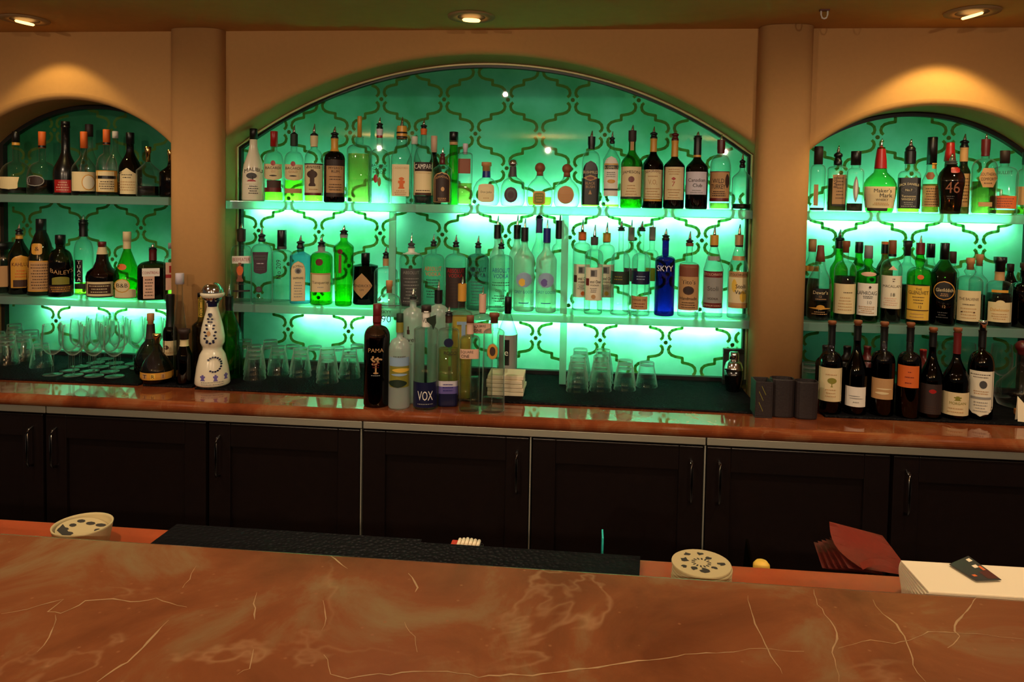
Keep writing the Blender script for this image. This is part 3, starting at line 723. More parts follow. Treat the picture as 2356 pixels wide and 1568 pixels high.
# ---- left arch, upper shelf
b = shelf_set(0, 'upper', 'bottles on the upper left shelf', -.13)
b('clear cognac bottle with black cap and arched cream label, first on upper left shelf', 38, 448, 424, 372, 334, 305, 66, 13, q=('dark', 432), cap=('c', 'black'), foil=[(330, 336, 'gold')], sh='r', L=[('shield', -14, 409, 437, 38, 'cream'), ], Y=-.14)
b('round clear cognac bottle with orange cap and silver oval, beside the frosted black bottle', 98, 449, 412, 372, 341, 304, 58, 13, q=('dark', 415), cap=('c', 'orange'), foil=[(336, 341, 'black')], sh='r', L=[[('oval', -14, 405, 430, 34, 'grey'), ('oval', -14, 407, 428, 31, 'dbrown')]], Y=-.13)
b('large frosted black bottle with red label, left arch upper shelf', 152, 450, 400, 345, 290, 280, 54, 17, g=('o', 'black'), cap=('c', 'black'), sh='s', L=[[('rect', -6, 415, 444, 30, 'red'), ('S', -6, 418, 441, 24, 'pink', 4)]], Y=-.13, wc=17)
b('cognac bottle with orange foil and big gold oval label, left arch upper shelf', 194, 450, 392, 352, 340, 303, 50, 13, q=('whisky', 436), cap=('c', 'orange'), L=[[('rect', 0, 396, 440, 46, 'cream'), ('oval', 8, 402, 438, 26, 'gold'), ('oval', 8, 404, 436, 22, 'ivory')]], sh='s', Y=-.155)
b('dark brown capped bottle standing behind the gold oval cognac', 206, 449, 385, 335, 312, 285, 40, 14, q=('dark', 420), cap=('c', 'dbrown'), Y=-.075)
b('cognac bottle with orange cap, black collar and gold banded label', 246, 450, 390, 352, 331, 297, 50, 13, q=('whisky', 432), cap=('c', 'orange'), foil=[(327, 331, 'black')], sh='r', L=[[('rect', 0, 392, 441, 44, 'gold'), ('rect', -3, 394, 440, 34, 'cream'), ('rect', 0, 404, 411, 40, 'black'), ('S', 0, 415, 436, 30, 'brown', 4)]], Y=-.155)
b('slim clear bottle with white cap, behind the gold banded cognac', 266, 450, 380, 340, 316, 301, 38, 11, q=('dark', 418), cap=('c', 'white'), Y=-.072)
b('dark cognac bottle with black cap and cream label with pointed top', 300, 451, 392, 345, 331, 307, 55, 15, g='brown', q=('dark', 404), cap=('c', 'black'), sh='s', L=[[('peak', -7, 388, 446, 40, 'cream'), ('S', -7, 400, 412, 24, 'ink', 2), ('S', -7, 416, 440, 34, 'tan', 4)]], Y=-.15)
b('faceted crystal decanter with double gold stopper, left arch upper shelf', 341, 452, 392, 374, 371, 337, 48, 12, g='crys', q=('dark', 428), cap=('t', 'brass'), sh='c', n=4, flute=.05, Y=-.145)
b('dark bottle with gold stopper, half hidden by the left pillar, upper shelf', 392, 452, 398, 378, 374, 343, 44, 11, g='brown', q=('dark', 405), cap=('t', 'brass'), Y=-.14)
# ---- left arch, lower shelf
b = shelf_set(0, 'lower', 'bottles on the lower left shelf', -.145)
b('square jar shaped bottle with flat black cap, first on lower left shelf', 4, 679, 592, 582, 577, 562, 48, 30, q=('whisky', 640), cap=('c', 'black'), n=5, L=[('rect', 0, 614, 661, 38, 'tan')], wc=46)
b('brown coffee liqueur bottle with pourer and gold label', 46, 681, 596, 552, 546, 519, 44, 13, g='brown', q=('dark', 600), cap=('p', 'black', .5), foil=[(545, 554, 'gold')], L=[[('arch', 2, 590, 664, 36, 'gold'), ('T', 'KAHLUA', 2, 611, 8, 'dred', 32), ('rect', 2, 646, 662, 28, 'brown'), ('S', 2, 622, 642, 26, 'orange', 3)]])
b('brown friar shaped liqueur bottle with square cap and tall tan label', 96, 682, 612, 540, 532, 508, 58, 19, g='brown', cap=('c', 'black'), L=[[('rrect', -8, 563, 588, 19, 'gold'), ('T', '&', -8, 575, 9, 'brown')], [('rect', -2, 602, 671, 46, 'gold'), ('rect', -2, 605, 668, 41, 'tan'), ('S', -2, 608, 666, 36, 'brown', 9)]], prof=[(682, 56), (640, 55), (600, 50), (565, 38), (545, 26), (538, 20), (532, 20)], wc=20)
b('dark cream liqueur bottle with black cap and arched lettering', 140, 686, 618, 578, 566, 546, 58, 18, g='brown', q=('dark', 610), cap=('c', 'black'), sh='r', L=[[('T', 'BAILEYS', 2, 631, 9, 'tan', 42, -6), ('arch', 0, 640, 658, 32, 'olive'), ('rect', 0, 660, 676, 44, 'brown'), ('S', 0, 662, 675, 38, 'gold', 3)]])
b('clear bottle with striped neck and vertical black label over yellow liqueur', 193, 686, 590, 556, 522, 502, 45, 16, q=('yell', 656), cap=('p', 'black', .42), foil=[(523, 551, 'black')], sh='r', L=[[('rect', -9, 602, 652, 14, 'black'), *[('T', c_, -9, 608+k_*9.4, 7, 'white') for k_, c_ in enumerate('TUACA')], ('rect', -2, 655, 667, 30, 'dgreen')]])
b('amber orange liqueur bottle with red ribbon neck and long taper, cream framed label', 236, 688, 640, 622, 574, 562, 66, 15, g='red', q=('plum', 640), cap=('c', 'maroon'), foil=[(573, 590, 'cream')], prof=[(688, 64), (640, 66), (630, 60), (620, 38), (606, 26), (590, 22), (574, 15)], L=[[('rect', -6, 650, 682, 52, 'cream'), ('rect', -6, 655, 677, 43, 'brown'), ('S', -6, 656, 676, 38, 'cream', 3)]], wc=16, Y=-.15)
b('green cone shouldered herbal liqueur bottle with cream foil and round label', 293, 689, 640, 580, 560, 538, 57, 15, g='green', q=('gbot', 650), cap=('c', 'cream'), foil=[(560, 577, 'cream')], sh='c', L=[[('oval', -10, 610, 624, 17, 'orange')], [('rrect', -5, 666, 687, 44, 'cream'), ('oval', -10, 643, 674, 30, 'gold'), ('oval', -10, 645, 672, 26, 'cream'), ('T', 'B&B', -10, 658, 9, 'ink', 22)]])
b('dark square orange liqueur bottle with pourer and pale ribbon label', 352, 689, 618, 602, 576, 562, 62, 15, g='brown', q=('dark', 620), cap=('p', 'black', .35), foil=[(576, 600, 'dred')], n=5, sh='r', L=[[('rect', -8, 618, 684, 22, 'pink'), ('rect', -4, 616, 634, 34, 'white'), ('T', 'COINTREAU', -4, 626, 6, 'red', 32), ('S', -8, 638, 680, 18, 'brown', 6)]], Y=-.155)
b('clear gin bottle with red and white label, half behind the left pillar', 394, 690, 602, 585, 572, 560, 30, 11, q=('lime', 670), cap=('c', 'silver' if 0 else 'grey'), n=5, L=[[('rect', 0, 604, 668, 22, 'pink'), ('rect', 0, 632, 640, 22, 'red'), ('rect', 0, 612, 628, 8, 'red')]], Y=-.13)

# ---- middle arch, upper shelf
b = shelf_set(1, 'upper', 'bottles on the upper middle shelf', -.135)
b('white coconut rum bottle with black cap, first on upper middle shelf', 583, 460, 0, 0, 318, 294, 50, 16, g=('o', 'ivory'), cap=('c', 'black'), prof=[(460, 48), (456, 50), (420, 49), (395, 47), (378, 42), (362, 32), (348, 22), (335, 17.5), (318, 16)],
  L=[[('T', 'MALIBU', 0, 388, 8.5, 'ink', 38, 5), ('oval', -4, 396, 410, 22, 'dgrey'), ('rect', -2, 404, 412, 2, 'ink'), ('oval', -4, 411, 421, 18, 'red'), ('rect', -4, 416, 422, 24, 'ivory'), ('S', 0, 424, 445, 26, 'dgrey', 4)]], wc=16.5)
b('clear rum bottle with tall red cap and amber contents, second on upper middle shelf', 630, 461, 372, 345, 334, 300, 42, 14, q=('lime', 440), cap=('c', 'red'), sh='r', L=[[('ushape', -2, 376, 413, 38, 'cream'), ('oval', -2, 368, 380, 10, 'red'), ('T', 'BACARDI', -2, 385, 6, 'ink', 32), ('T', '151', -2, 393, 5, 'tan'), ('leaf', -2, 401, 404, 16, 'ink')], [('rect', 0, 413, 430, 30, 'brown')], [('rect', -2, 430, 440, 36, 'maroon')]], wc=16)
b('clear rum bottle with pourer and dark neck, bat label reading gold', 676, 461, 372, 345, 332, 285, 43, 14, q=('lime', 412), cap=('p', 'black', .62), foil=[(306, 333, 'dgreen')], sh='r', L=[[('ushape', 0, 376, 413, 38, 'cream'), ('oval', -2, 369, 381, 10, 'red'), ('T', 'BACARDI', -2, 385, 6, 'ink', 32), ('T', 'GOLD', -2, 393, 5, 'tan'), ('leaf', -2, 401, 404, 16, 'ink')], [('rect', -1, 431, 442, 36, 'tan')]])
b('spiced rum bottle with pourer and cream label with a caped figure', 722, 462, 372, 340, 326, 282, 42, 15, q=('lime', 447), cap=('p', 'black', .5), foil=[(310, 335, 'cream')], sh='r', L=[[('rect', 0, 374, 446, 40, 'cream'), ('rect', 0, 374, 377, 40, 'brown'), ('S', -1, 379, 386, 32, 'brown', 2), ('fig', -4, 388, 426, 16, 'brown'), ('oval', -4, 390, 408, 22, 'brown'), ('rect', 0, 441, 447, 40, 'maroon'), ('S', -1, 430, 436, 28, 'tan', 1)]])
b('black Jamaican rum bottle with yellow neck and yellow label', 769, 464, 366, 345, 317, 288, 46, 15, g='black', cap=('p', 'black', .52), foil=[(316, 346, 'gold')], sh='r', L=[[('rect', 2, 366, 450, 39, 'tan'), ('rect', 2, 366, 380, 39, 'dbrown'), ('rect', 2, 442, 451, 39, 'dbrown'), ('T', "MYERS'S", 2, 385, 6, 'brown', 34), ('T', 'RUM', 2, 393, 6, 'brown'), ('S', 2, 402, 414, 34, 'brown', 2), ('S', 2, 420, 438, 30, 'brown', 3)]])
b('broad clear bottle with gold stick stopper and greenish gold contents', 826, 463, 345, 330, 313, 266, 56, 18, g='crys', q=('gold', 352), cap=('c', 'gold'), sh='r', n=4, flute=.04, wc=10, Y=-.13)
b('clear melon rum bottle with pourer, white and red neck band, red slice label', 872, 464, 366, 338, 293, 266, 50, 13, cap=('p', 'black', .5), foil=[(293, 308, 'lav'), (308, 313, 'red')], q=('water', 420), sh='r', L=[[('T', 'BACARDI', 0, 378, 6, 'dgreen', 34), ('T', 'GRAND', 0, 386, 6, 'dgreen', 30), ('T', 'MELON', 0, 394, 6, 'dgreen', 30), ('leaf', -8, 398, 418, 10, 'red'), ('leaf', 0, 404, 426, 8, 'olive')], [('rect', 0, 428, 450, 40, 'sky')]][:1], Y=-.135)
b('square clear tequila bottle with wide gold cap and deer label', 923, 465, 362, 330, 316, 266, 50, 22, cap=('p', 'black', .35), foil=[(287, 316, 'gold')], n=5, sh='r', L=[[('rect', -2, 376, 448, 38, 'cream'), ('T', 'CAZADORES', -2, 384, 5, 'tan', 32), ('fig', 0, 408, 431, 15, 'orange'), ('leaf', 0, 405, 412, 12, 'orange'), ('S', -2, 434, 446, 28, 'tan', 3)]], prof=[(465, 49), (458, 50), (375, 50), (358, 48), (342, 36), (330, 25), (316, 24), (290, 23), (286, 20)], Y=-.16)
b('white capped clear bottle behind the tall bitter aperitif bottle', 952, 465, 380, 340, 327, 310, 36, 13, cap=('c', 'white'), Y=-.07)
b('clear aperitif bottle with pourer, orange neck band and dark red remains', 973, 466, 372, 330, 296, 270, 46, 13, q=('wine', 447), cap=('p', 'black', .5), foil=[(292, 306, 'orange')], sh='r', L=[[('rect', 0, 370, 446, 42, 'cream'), ('rect', 0, 370, 391, 43, 'dbrown'), ('T', 'CAMPARI', 0, 380, 11, 'white', 39), ('S', 0, 433, 437, 36, 'brown', 1), ('rect', 0, 440, 446, 36, 'brown'), ('S', 0, 394, 396, 36, 'tan', 1)]], Y=-.155)
b('dark bottle with pale pink cap, behind the arched brown label tequila', 997, 467, 390, 358, 347, 310, 36, 13, g='brown', cap=('c', 'pink'), Y=-.068)
b('clear tequila bottle with arched dark brown label and short pourer', 1017, 468, 388, 372, 362, 337, 43, 11, cap=('p', 'dred', .45), sh='s', foil=[(362, 376, 'dred')], L=[[('arch', -1, 394, 463, 37, 'tan'), ('arch', -1, 396, 462, 34, 'dbrown'), ('T', 'HERRADURA', -1, 404, 5, 'tan', 30, 6), ('oval', 1, 428, 438, 8, 'tan'), ('S', 0, 452, 460, 20, 'tan', 2)]], Y=-.165)
b('tall slim green bottle with black cap and gold ring, beside arched brown label', 1042, 468, 400, 330, 323, 301, 24, 18, g='green', cap=('c', 'black'), foil=[(322, 331, 'tan')], sh='c', Y=-.115)
b('small clear bottle with glass stopper and square tan label', 1069, 470, 356, 348, 346, 328, 33, 9, q=('gold', 420), cap=('k', 'lav'), n=5, sh='r', L=[('rect', -2, 364, 398, 28, 'copper'), ], wc=12)
b('squat round clear tequila bottle with cork top and blue neck', 1118, 470, 0, 0, 386, 372, 61, 16, q=('water', 440), cap=('k', 'cork'), foil=[(388, 407, 'blue')], prof=[(470, 52), (462, 59), (445, 61), (430, 57), (418, 46), (411, 32), (407, 18), (386, 16)], L=[[('rrect', 0, 422, 463, 36, 'cream'), ('T', 'Don Julio', 0, 441, 6, 'ink', 30), ('S', 0, 452, 456, 14, 'tan', 1)]], wc=23, n=3, dr=.8)
b('squat clear tequila bottle with chrome ball stopper and round brown medallion', 1179, 470, 0, 0, 379, 362, 56, 15, cap=('b', 'chrome'), foil=[(380, 403, 'dgrey')], prof=[(470, 50), (460, 55), (440, 56), (424, 52), (412, 42), (405, 22), (402, 16), (379, 14)], L=[[('oval', -4, 427, 463, 30, 'plum'), ('oval', -4, 432, 458, 20, 'dgrey'), ('oval', -4, 436, 454, 14, 'plum')]], wc=21, n=3, dr=.8)
b('squat square clear bottle with cork ball, amber label and painted lime foot glow', 1241, 471, 0, 0, 401, 372, 60, 17, q=('lime', 450), cap=('b', 'cork2'), prof=[(471, 57), (462, 60), (440, 60), (426, 54), (415, 38), (408, 22), (401, 17)], L=[[('rrect', -1, 437, 468, 28, 'gold'), ('rrect', -1, 441, 464, 22, 'olive'), ('S', -1, 443, 462, 18, 'gold', 3)]], wc=24, n=5, dr=.85)
b('squat round clear bottle with cork ball and hammered tan label', 1303, 472, 0, 0, 402, 373, 60, 17, cap=('b', 'cork2'), prof=[(472, 52), (462, 59), (442, 60), (428, 54), (416, 36), (408, 20), (402, 17)], L=[[('oval', -2, 424, 466, 38, 'tan'), ('oval', -2, 428, 462, 32, 'cork'), ('S', -2, 434, 456, 26, 'tan', 4)]], wc=23, n=3, dr=.85)
b('clear whiskey bottle with black arched label and black cap with pourer', 1358, 475, 372, 346, 330, 300, 42, 15, q=('lime', 458), cap=('p', 'black', .5), foil=[(314, 342, 'black')], sh='r', n=4, L=[[('arch', -1, 370, 470, 34, 'black'), ('rect', 0, 410, 470, 42, 'black'), ('rect', -1, 391, 400, 34, 'dgrey'), ('T', 'BUSHMILLS', -1, 396, 6, 'cream', 32), ('dia', -1, 402, 416, 32, 'tan'), ('oval', -1, 406, 413, 18, 'maroon'), ('T', 'BLACK', -1, 421, 6, 'tan', 22), ('T', 'BUSH', -1, 429, 6, 'tan', 20), ('tri', -1, 436, 446, 8, 'tan')]], Y=-.13)
b('slim clear whiskey bottle with white arched label and pourer', 1405, 476, 366, 340, 328, 301, 40, 11, q=('lime', 469), cap=('p', 'black', .5), sh='c', L=[[('arch', -1, 359, 450, 32, 'white'), ('rect', -1, 380, 389, 34, 'black'), ('T', 'BUSHMILLS', -1, 385, 6, 'cream', 32), ('oval', 0, 412, 421, 18, 'gold'), ('rect', -1, 433, 437, 32, 'dgrey'), ('S', -1, 394, 408, 26, 'grey', 3), ('rect', -1, 376, 379, 32, 'gold')]], Y=-.13)
b('green whiskey bottle with dark cap, pourer and cream label reading Irish style name', 1451, 478, 378, 345, 322, 287, 50, 16, g='mgreen', q=('gbot', 458), cap=('p', 'dbrown', .6), foil=[(300, 326, 'dbrown')], L=[[('rect', -1, 384, 453, 46, 'cream'), ('T', 'JAMESON', -1, 397, 8.5, 'ink', 41, 2), ('oval', 0, 406, 420, 14, 'maroon'), ('S', 0, 424, 450, 28, 'tan', 4)], [('rect', 0, 326, 346, 8, 'tan')], [('rect', -1, 452, 458, 46, 'dgreen')]], Y=-.14)
b('black whisky bottle with gold neck and cream label with large monogram', 1500, 479, 384, 350, 322, 293, 49, 15, g='black', cap=('p', 'black', .55), foil=[(321, 351, 'gold')], L=[[('rect', 0, 392, 458, 45, 'cream'), ('T', "SEAGRAM'S", 0, 395, 6, 'maroon', 34, 3), ('T', 'V.O.', 0, 420, 11, 'tan', 20), ('S', 0, 404, 410, 24, 'tan', 1), ('S', 0, 432, 456, 36, 'tan', 4)], [('rect', 0, 459, 463, 42, 'gold')]], Y=-.14)
b('black whiskey bottle with gold neck and cream label with red seven', 1549, 480, 384, 360, 325, 302, 48, 15, g='black', cap=('p', 'dred', .8), foil=[(324, 361, 'gold')], L=[[('rect', -1, 385, 460, 45, 'cream'), ('T', '7', -1, 424, 11, 'red'), ('dia', -1, 408, 416, 10, 'red'), ('S', 0, 388, 404, 34, 'tan', 3), ('S', 0, 434, 458, 32, 'tan', 4)]], Y=-.14)
b('black whisky bottle with black neck, gold ring and pale lavender script label', 1601, 481, 388, 362, 318, 303, 51, 17, g='black', cap=('p', 'black', .4), foil=[(317, 357, 'black'), (357, 362, 'gold')], L=[[('rect', -1, 396, 448, 46, 'lav'), ('T', 'Canadian', 0, 415, 8, 'ink', 38), ('T', 'Club', 2, 427, 8, 'ink', 22), ('S', 0, 436, 446, 28, 'grey', 2)]], Y=-.14)
b('bourbon bottle with dark red cap and tan label with a bird at its edge', 1655, 481, 390, 354, 345, 308, 48, 16, q=('olive', 466), cap=('p', 'dred', .5), foil=[(321, 352, 'dred')], sh='r', L=[[('rect', -1, 394, 462, 44, 'maroon'), ('rect', -1, 396, 455, 42, 'tan'), ('T', 'WILD', -4, 416, 10, 'ink', 26), ('T', 'TURKEY', -4, 429, 10, 'ink', 32), ('leaf', 16, 400, 432, 9, 'brown'), ('rect', -1, 456, 463, 42, 'maroon'), ('S', -2, 438, 452, 30, 'brown', 3)]], Y=-.14)
b('small ribbed clear decanter with pourer, last on upper middle shelf by the frame', 1705, 482, 412, 388, 384, 351, 46, 12, g='crys', q=('dark', 468), cap=('p', 'black', .5), flute=.05, sh='s', Y=-.145)

# ---- middle arch, lower shelf
b = shelf_set(1, 'lower', 'bottles on the lower middle shelf', -.145)
b('square clear gin bottle with red guardsman label, first on lower middle shelf', 555, 696, 580, 566, 557, 516, 43, 16, cap=('p', 'brown', .65), n=5, sh='r', foil=[(530, 558, 'dbrown')], L=[[('rect', 0, 590, 607, 38, 'white'), ('T', 'BEEFEATER', 0, 598, 8, 'red', 35)], [('fig', -3, 605, 648, 15, 'copper'), ('oval', -3, 612, 634, 13, 'orange')], [('rect', 0, 650, 671, 36, 'sky'), ('rect', 0, 667, 671, 36, 'ink')][1:], [('S', 0, 651, 656, 32, 'ink', 1)]], Y=-.15)
b('round shouldered clear gin bottle with dark purple shield label and round seal', 602, 697, 582, 562, 556, 524, 46, 14, cap=('p', 'black', .5), sh='r', n=3, L=[[('shield', -3, 580, 630, 33, 'plum'), ('rect', -3, 587, 598, 30, 'dgrey'), ('S', -3, 603, 609, 24, 'lav', 1), ('S', -3, 612, 622, 20, 'dgrey', 2), ('S', -3, 589, 595, 22, 'ink', 1)], [('oval', -6, 658, 672, 13, 'brown'), ('oval', -6, 660, 670, 9, 'dgrey')]])
b('clear gin bottle with tall black cap and number running down its side', 648, 699, 588, 580, 577, 535, 44, 18, cap=('c', 'black', 'dgrey'), sh='r', q=('water', 660), wb=.92, L=[[('T', 'No 209', -7, 622, 10, 'ink', 50, 0, -1)]], wc=20)
b('pale blue square gin bottle with pourer and tall cream arched label', 691, 700, 592, 582, 574, 544, 46, 15, g='sapph', cap=('p', 'black', .55), n=5, sh='c', L=[[('arch', -5, 602, 692, 30, 'gold'), ('arch', -5, 603, 691, 28, 'cream'), ('T', 'BOMBAY', -5, 613, 5, 'ink', 22, 3), ('oval', -5, 617, 631, 14, 'grey'), ('oval', -5, 620, 629, 8, 'dgrey'), ('T', 'SAPPHIRE', -5, 640, 5, 'ink', 22), ('S', -5, 647, 685, 18, 'grey', 6)]], Y=-.14)
b('short green gin bottle with red wax seal and square cream script label', 739, 703, 598, 582, 572, 547, 49, 15, g='green', q=('lime', 672), cap=('p', 'black', .5), foil=[(571, 584, 'grey')], sh='r', L=[[('oval', -5, 597, 613, 16, 'maroon')], [('rect', -2, 631, 673, 43, 'cream'), ('T', 'Tanqueray', -2, 652, 8, 'ink', 36), ('S', -2, 660, 664, 18, 'grey', 1), ('rect', -2, 630, 633, 43, 'tan')]])
b('tall green gin bottle with red seal and thin red stripe', 790, 705, 572, 555, 544, 521, 44, 16, g='green', q=('gbot', 660), cap=('p', 'black', .5), foil=[(543, 550, 'grey')], sh='s', wb=.84, L=[[('oval', -8, 575, 587, 11, 'maroon')], [('rect', -8, 588, 630, 6, 'copper')]])
b('black apothecary gin bottle with diamond shaped tan label', 840, 707, 617, 612, 610, 588, 55, 17, g='black', cap=('c', 'black'), sh='c', L=[[('dia', -8, 632, 688, 46, 'tan'), ('T', "HENDRICK'S", -8, 660, 6, 'ink', 40), ('T', 'GIN', -8, 669, 4, 'brown')]], n=3, dr=.85)
b('square clear gin bottle with pourer and small tan neck label', 887, 709, 632, 620, 600, 572, 52, 13, cap=('p', 'black', .5), foil=[(600, 617, 'tan')], q=('water', 662), n=4, sh='r', Y=-.13)
V = lambda x, col, c2, wc_: [[('T', 'ABSOLUT', 0, 624, 8.5, col, 36), ('T', 'VODKA', 0, 635, 7.5, col, 30), ('S', 0, 645, 690, 34, c2, 7), ('S', 0, 700, 706, 34, c2, 1)]]
b('grey misted vodka bottle with pourer and white collar, right of the acrylic upright', 945, 712, 606, 588, 580, 544, 53, 14, cap=('p', 'dgrey', .35), foil=[(579, 592, 'white')], sh='r', L=[[('rect', 0, 623, 708, 47, 'dgrey'), ('T', 'ABSOLUT', 0, 632, 7, 'grey', 36), ('S', 0, 642, 700, 36, 'grey', 8)]])
b('clear vodka bottle with orange block lettering and green fine print', 996, 714, 606, 590, 572, 545, 50, 13, cap=('p', 'black', .4), sh='r', L=[[('T', 'ABSOLUT', -1, 623, 10, 'orange', 38), ('T', 'VODKA', -1, 635, 9, 'orange', 34), ('S', -1, 645, 690, 36, 'dgreen', 7)]])
b('vodka bottle with dark red lettering and brown panel', 1047, 716, 606, 590, 574, 547, 50, 13, cap=('p', 'black', .4), sh='r', L=[[('rect', 0, 621, 712, 44, 'dbrown'), ('T', 'ABSOLUT', 0, 628, 9, 'red', 38), ('T', 'VODKA', 0, 639, 8, 'red', 32), ('S', 0, 650, 700, 34, 'brown', 7)]])
b('vodka bottle with dark glass shoulder and black lettering', 1098, 718, 606, 590, 576, 549, 50, 13, g='grey', cap=('p', 'black', .4), sh='r', L=[[('T', 'ABSOLUT', 0, 626, 10, 'navy', 38), ('T', 'VODKA', 0, 638, 9, 'navy', 34), ('S', 0, 650, 706, 38, 'dgrey', 8)]])
b('clear vodka bottle with blue block lettering, left of the two frosted goose bottles', 1151, 720, 608, 592, 578, 551, 54, 13, cap=('p', 'black', .4), sh='r', L=[[('T', 'ABSOLUT', 0, 627, 10, 'blue', 40), ('T', 'VODKA', 0, 640, 10, 'blue', 34), ('S', 0, 652, 664, 40, 'ink', 2), ('T', 'CITRON', 0, 673, 6, 'ink', 24), ('S', 0, 682, 700, 40, 'ink', 3), ('T', 'IMPORTED', 0, 708, 4.5, 'ink', 24)]])
b('frosted bottle with tall black hood and pourer behind the blue lettered vodka', 1142, 719, 606, 575, 561, 509, 36, 15, g=('f', 'haze'), cap=('p', 'black', .4), foil=[(530, 561, 'black')], Y=-.062)
GG = lambda c1, c2: [[('oval', 0, 632, 667, 36, c1), ('leaf', -4, 646, 664, 16, c2), ('leaf', 8, 648, 662, 12, c1)], [('T', 'GREY GOOSE', 0, 677, 6.5, 'blue', 42), ('T', 'VODKA', 0, 687, 4, 'grey'), ('rect', 0, 701, 703, 22, 'blue')]]
b('frosted vodka bottle with yellow fruit picture and black hood, left of the pair', 1204, 722, 604, 570, 562, 510, 47, 15, g=('f', 'haze'), cap=('p', 'black', .42), foil=[(531, 562, 'black')], sh='s', L=GG('sky', 'yellow'))
b('frosted bottle with black hood directly behind the yellow fruit vodka bottle', 1187, 721, 604, 570, 562, 508, 36, 15, g=('f', 'haze'), cap=('p', 'black', .42), foil=[(531, 562, 'black')], sh='s', Y=-.062)
b('frosted vodka bottle with blue picture and blue hood, right of the pair', 1255, 723, 606, 576, 564, 511, 47, 15, g=('f', 'haze'), cap=('p', 'black', .34), foil=[(531, 564, 'blue')], sh='s', L=GG('sky', 'purple'))
b('tall clear bottle with purple strip in its neck, behind the blue hooded vodka', 1237, 722, 596, 560, 514, 501, 34, 15, cap=('p', 'black', .4), foil=[(516, 549, 'purple')], Y=-.062)
b('tall clear bottle with black hood and handwriting at its side, by the acrylic upright', 1284, 723, 600, 570, 558, 502, 38, 17, cap=('p', 'black', .33), foil=[(517, 558, 'black')], sh='r', L=[[('S', 8, 600, 664, 7, 'ink', 6)]], Y=-.10)
KO = lambda c, fr: [[('rect', 0, 621, 696, 37, 'ivory'), ('rect', 0, 626, 642, 15, 'grey'), ('rect', -2, 628, 640, 8, 'dgrey'), ('rect', -14, 646, 662, 7, 'maroon'), ('T', 'etel One', 4, 653, 7, 'ink', 24), ('T', 'VODKA', 2, 661, 4, 'ink'), ('S', 0, 666, 678, 18, 'grey', 3), ('oval', fr, 682, 692, 10, c)]]
b('clear vodka bottle with black cap and white portrait label, front of three alike', 1364, 728, 598, 580, 569, 524, 42, 15, cap=('p', 'black', .3), foil=[(552, 570, 'dgrey')], sh='r', L=KO('tan', 0), Y=-.165)
b('vodka bottle with orange cap and white portrait label, behind and left of its twin', 1336, 727, 590, 572, 566, 519, 42, 16, cap=('p', 'black', .35), foil=[(548, 566, 'orange')], sh='r', L=KO('orange', 4), Y=-.07)
b('vodka bottle with yellow cap and white portrait label, behind and right of its twin', 1392, 728, 590, 576, 570, 525, 38, 16, cap=('p', 'black', .35), foil=[(550, 570, 'gold')], sh='r', L=KO('yellow', 2), Y=-.068)
b('slim necked clear vodka bottle with green band around its middle', 1425, 729, 606, 585, 536, 514, 44, 12, cap=('p', 'black', .35), q=('water', 680), sh='r', L=[[('rect', -1, 629, 659, 42, 'dgreen'), ('S', -4, 638, 650, 20, 'olive', 2)]], Y=-.165, wc=17)
b('slim clear vodka bottle with silver cap and dark red band, behind green banded one', 1448, 729, 606, 585, 566, 519, 34, 13, cap=('p', 'black', .2), foil=[(536, 566, 'grey')], sh='r', L=[('rect', 0, 629, 659, 30, 'plum')], Y=-.066)
b('slim necked clear vodka bottle with blue band and torn tan label', 1472, 731, 606, 588, 537, 515, 43, 12, cap=('p', 'black', .35), q=('water', 668), sh='r', L=[[('rect', -1, 629, 659, 41, 'navy'), ('S', 0, 638, 650, 24, 'sky', 2)], [('rect', -2, 686, 716, 37, 'tan'), ('T', 'HANGAR ONE', -2, 694, 5, 'maroon', 30), ('S', -2, 700, 712, 30, 'maroon', 2)]], Y=-.165, wc=17)
b('slim clear vodka bottle with silver cap and lime band, next to cobalt bottle', 1496, 731, 606, 588, 566, 518, 32, 13, cap=('p', 'black', .2), foil=[(536, 566, 'grey')], sh='r', L=[('rect', 0, 629, 659, 28, 'lime')], Y=-.066)
b('cobalt blue vodka bottle with white block lettering', 1527, 734, 608, 597, 560, 535, 46, 16, g='blue', cap=('p', 'black', .42), sh='r', L=[[('T', 'SKYY', 0, 625, 13, 'white', 36)]], Y=-.15)
b('clear vodka bottle with brown label, copper filled shoulders and round seal', 1582, 736, 624, 612, 574, 541, 49, 15, cap=('p', 'black', .4), foil=[(568, 575, 'copper')], sh='r', L=[[('rect', 0, 616, 645, 44, 'copper'), ('rect', 0, 644, 720, 45, 'tan'), ('T', "Tito's", 0, 656, 10, 'ink', 34), ('oval', 0, 665, 685, 25, 'brown'), ('oval', 0, 668, 682, 19, 'dbrown'), ('T', 'Handmade', 0, 693, 7, 'ink', 38), ('S', 0, 700, 716, 34, 'brown', 3)]], Y=-.15)
b('clear vodka bottle with orange hood and red and grey label', 1638, 738, 630, 578, 576, 527, 46, 17, cap=('p', 'black', .45), foil=[(550, 577, 'gold')], sh='c', L=[[('rect', 0, 632, 716, 43, 'maroon'), ('rect', 0, 646, 704, 42, 'grey'), ('T', 'STOLICHNAYA', 0, 639, 6, 'pink', 40), ('T', 'Stoli', 0, 671, 10, 'dgrey', 30), ('T', 'VODKA', 0, 694, 5, 'brown', 24), ('T', 'PREMIUM VODKA', 0, 710, 4, 'pink', 38)], [('rect', 0, 598, 608, 26, 'grey')]], Y=-.15)
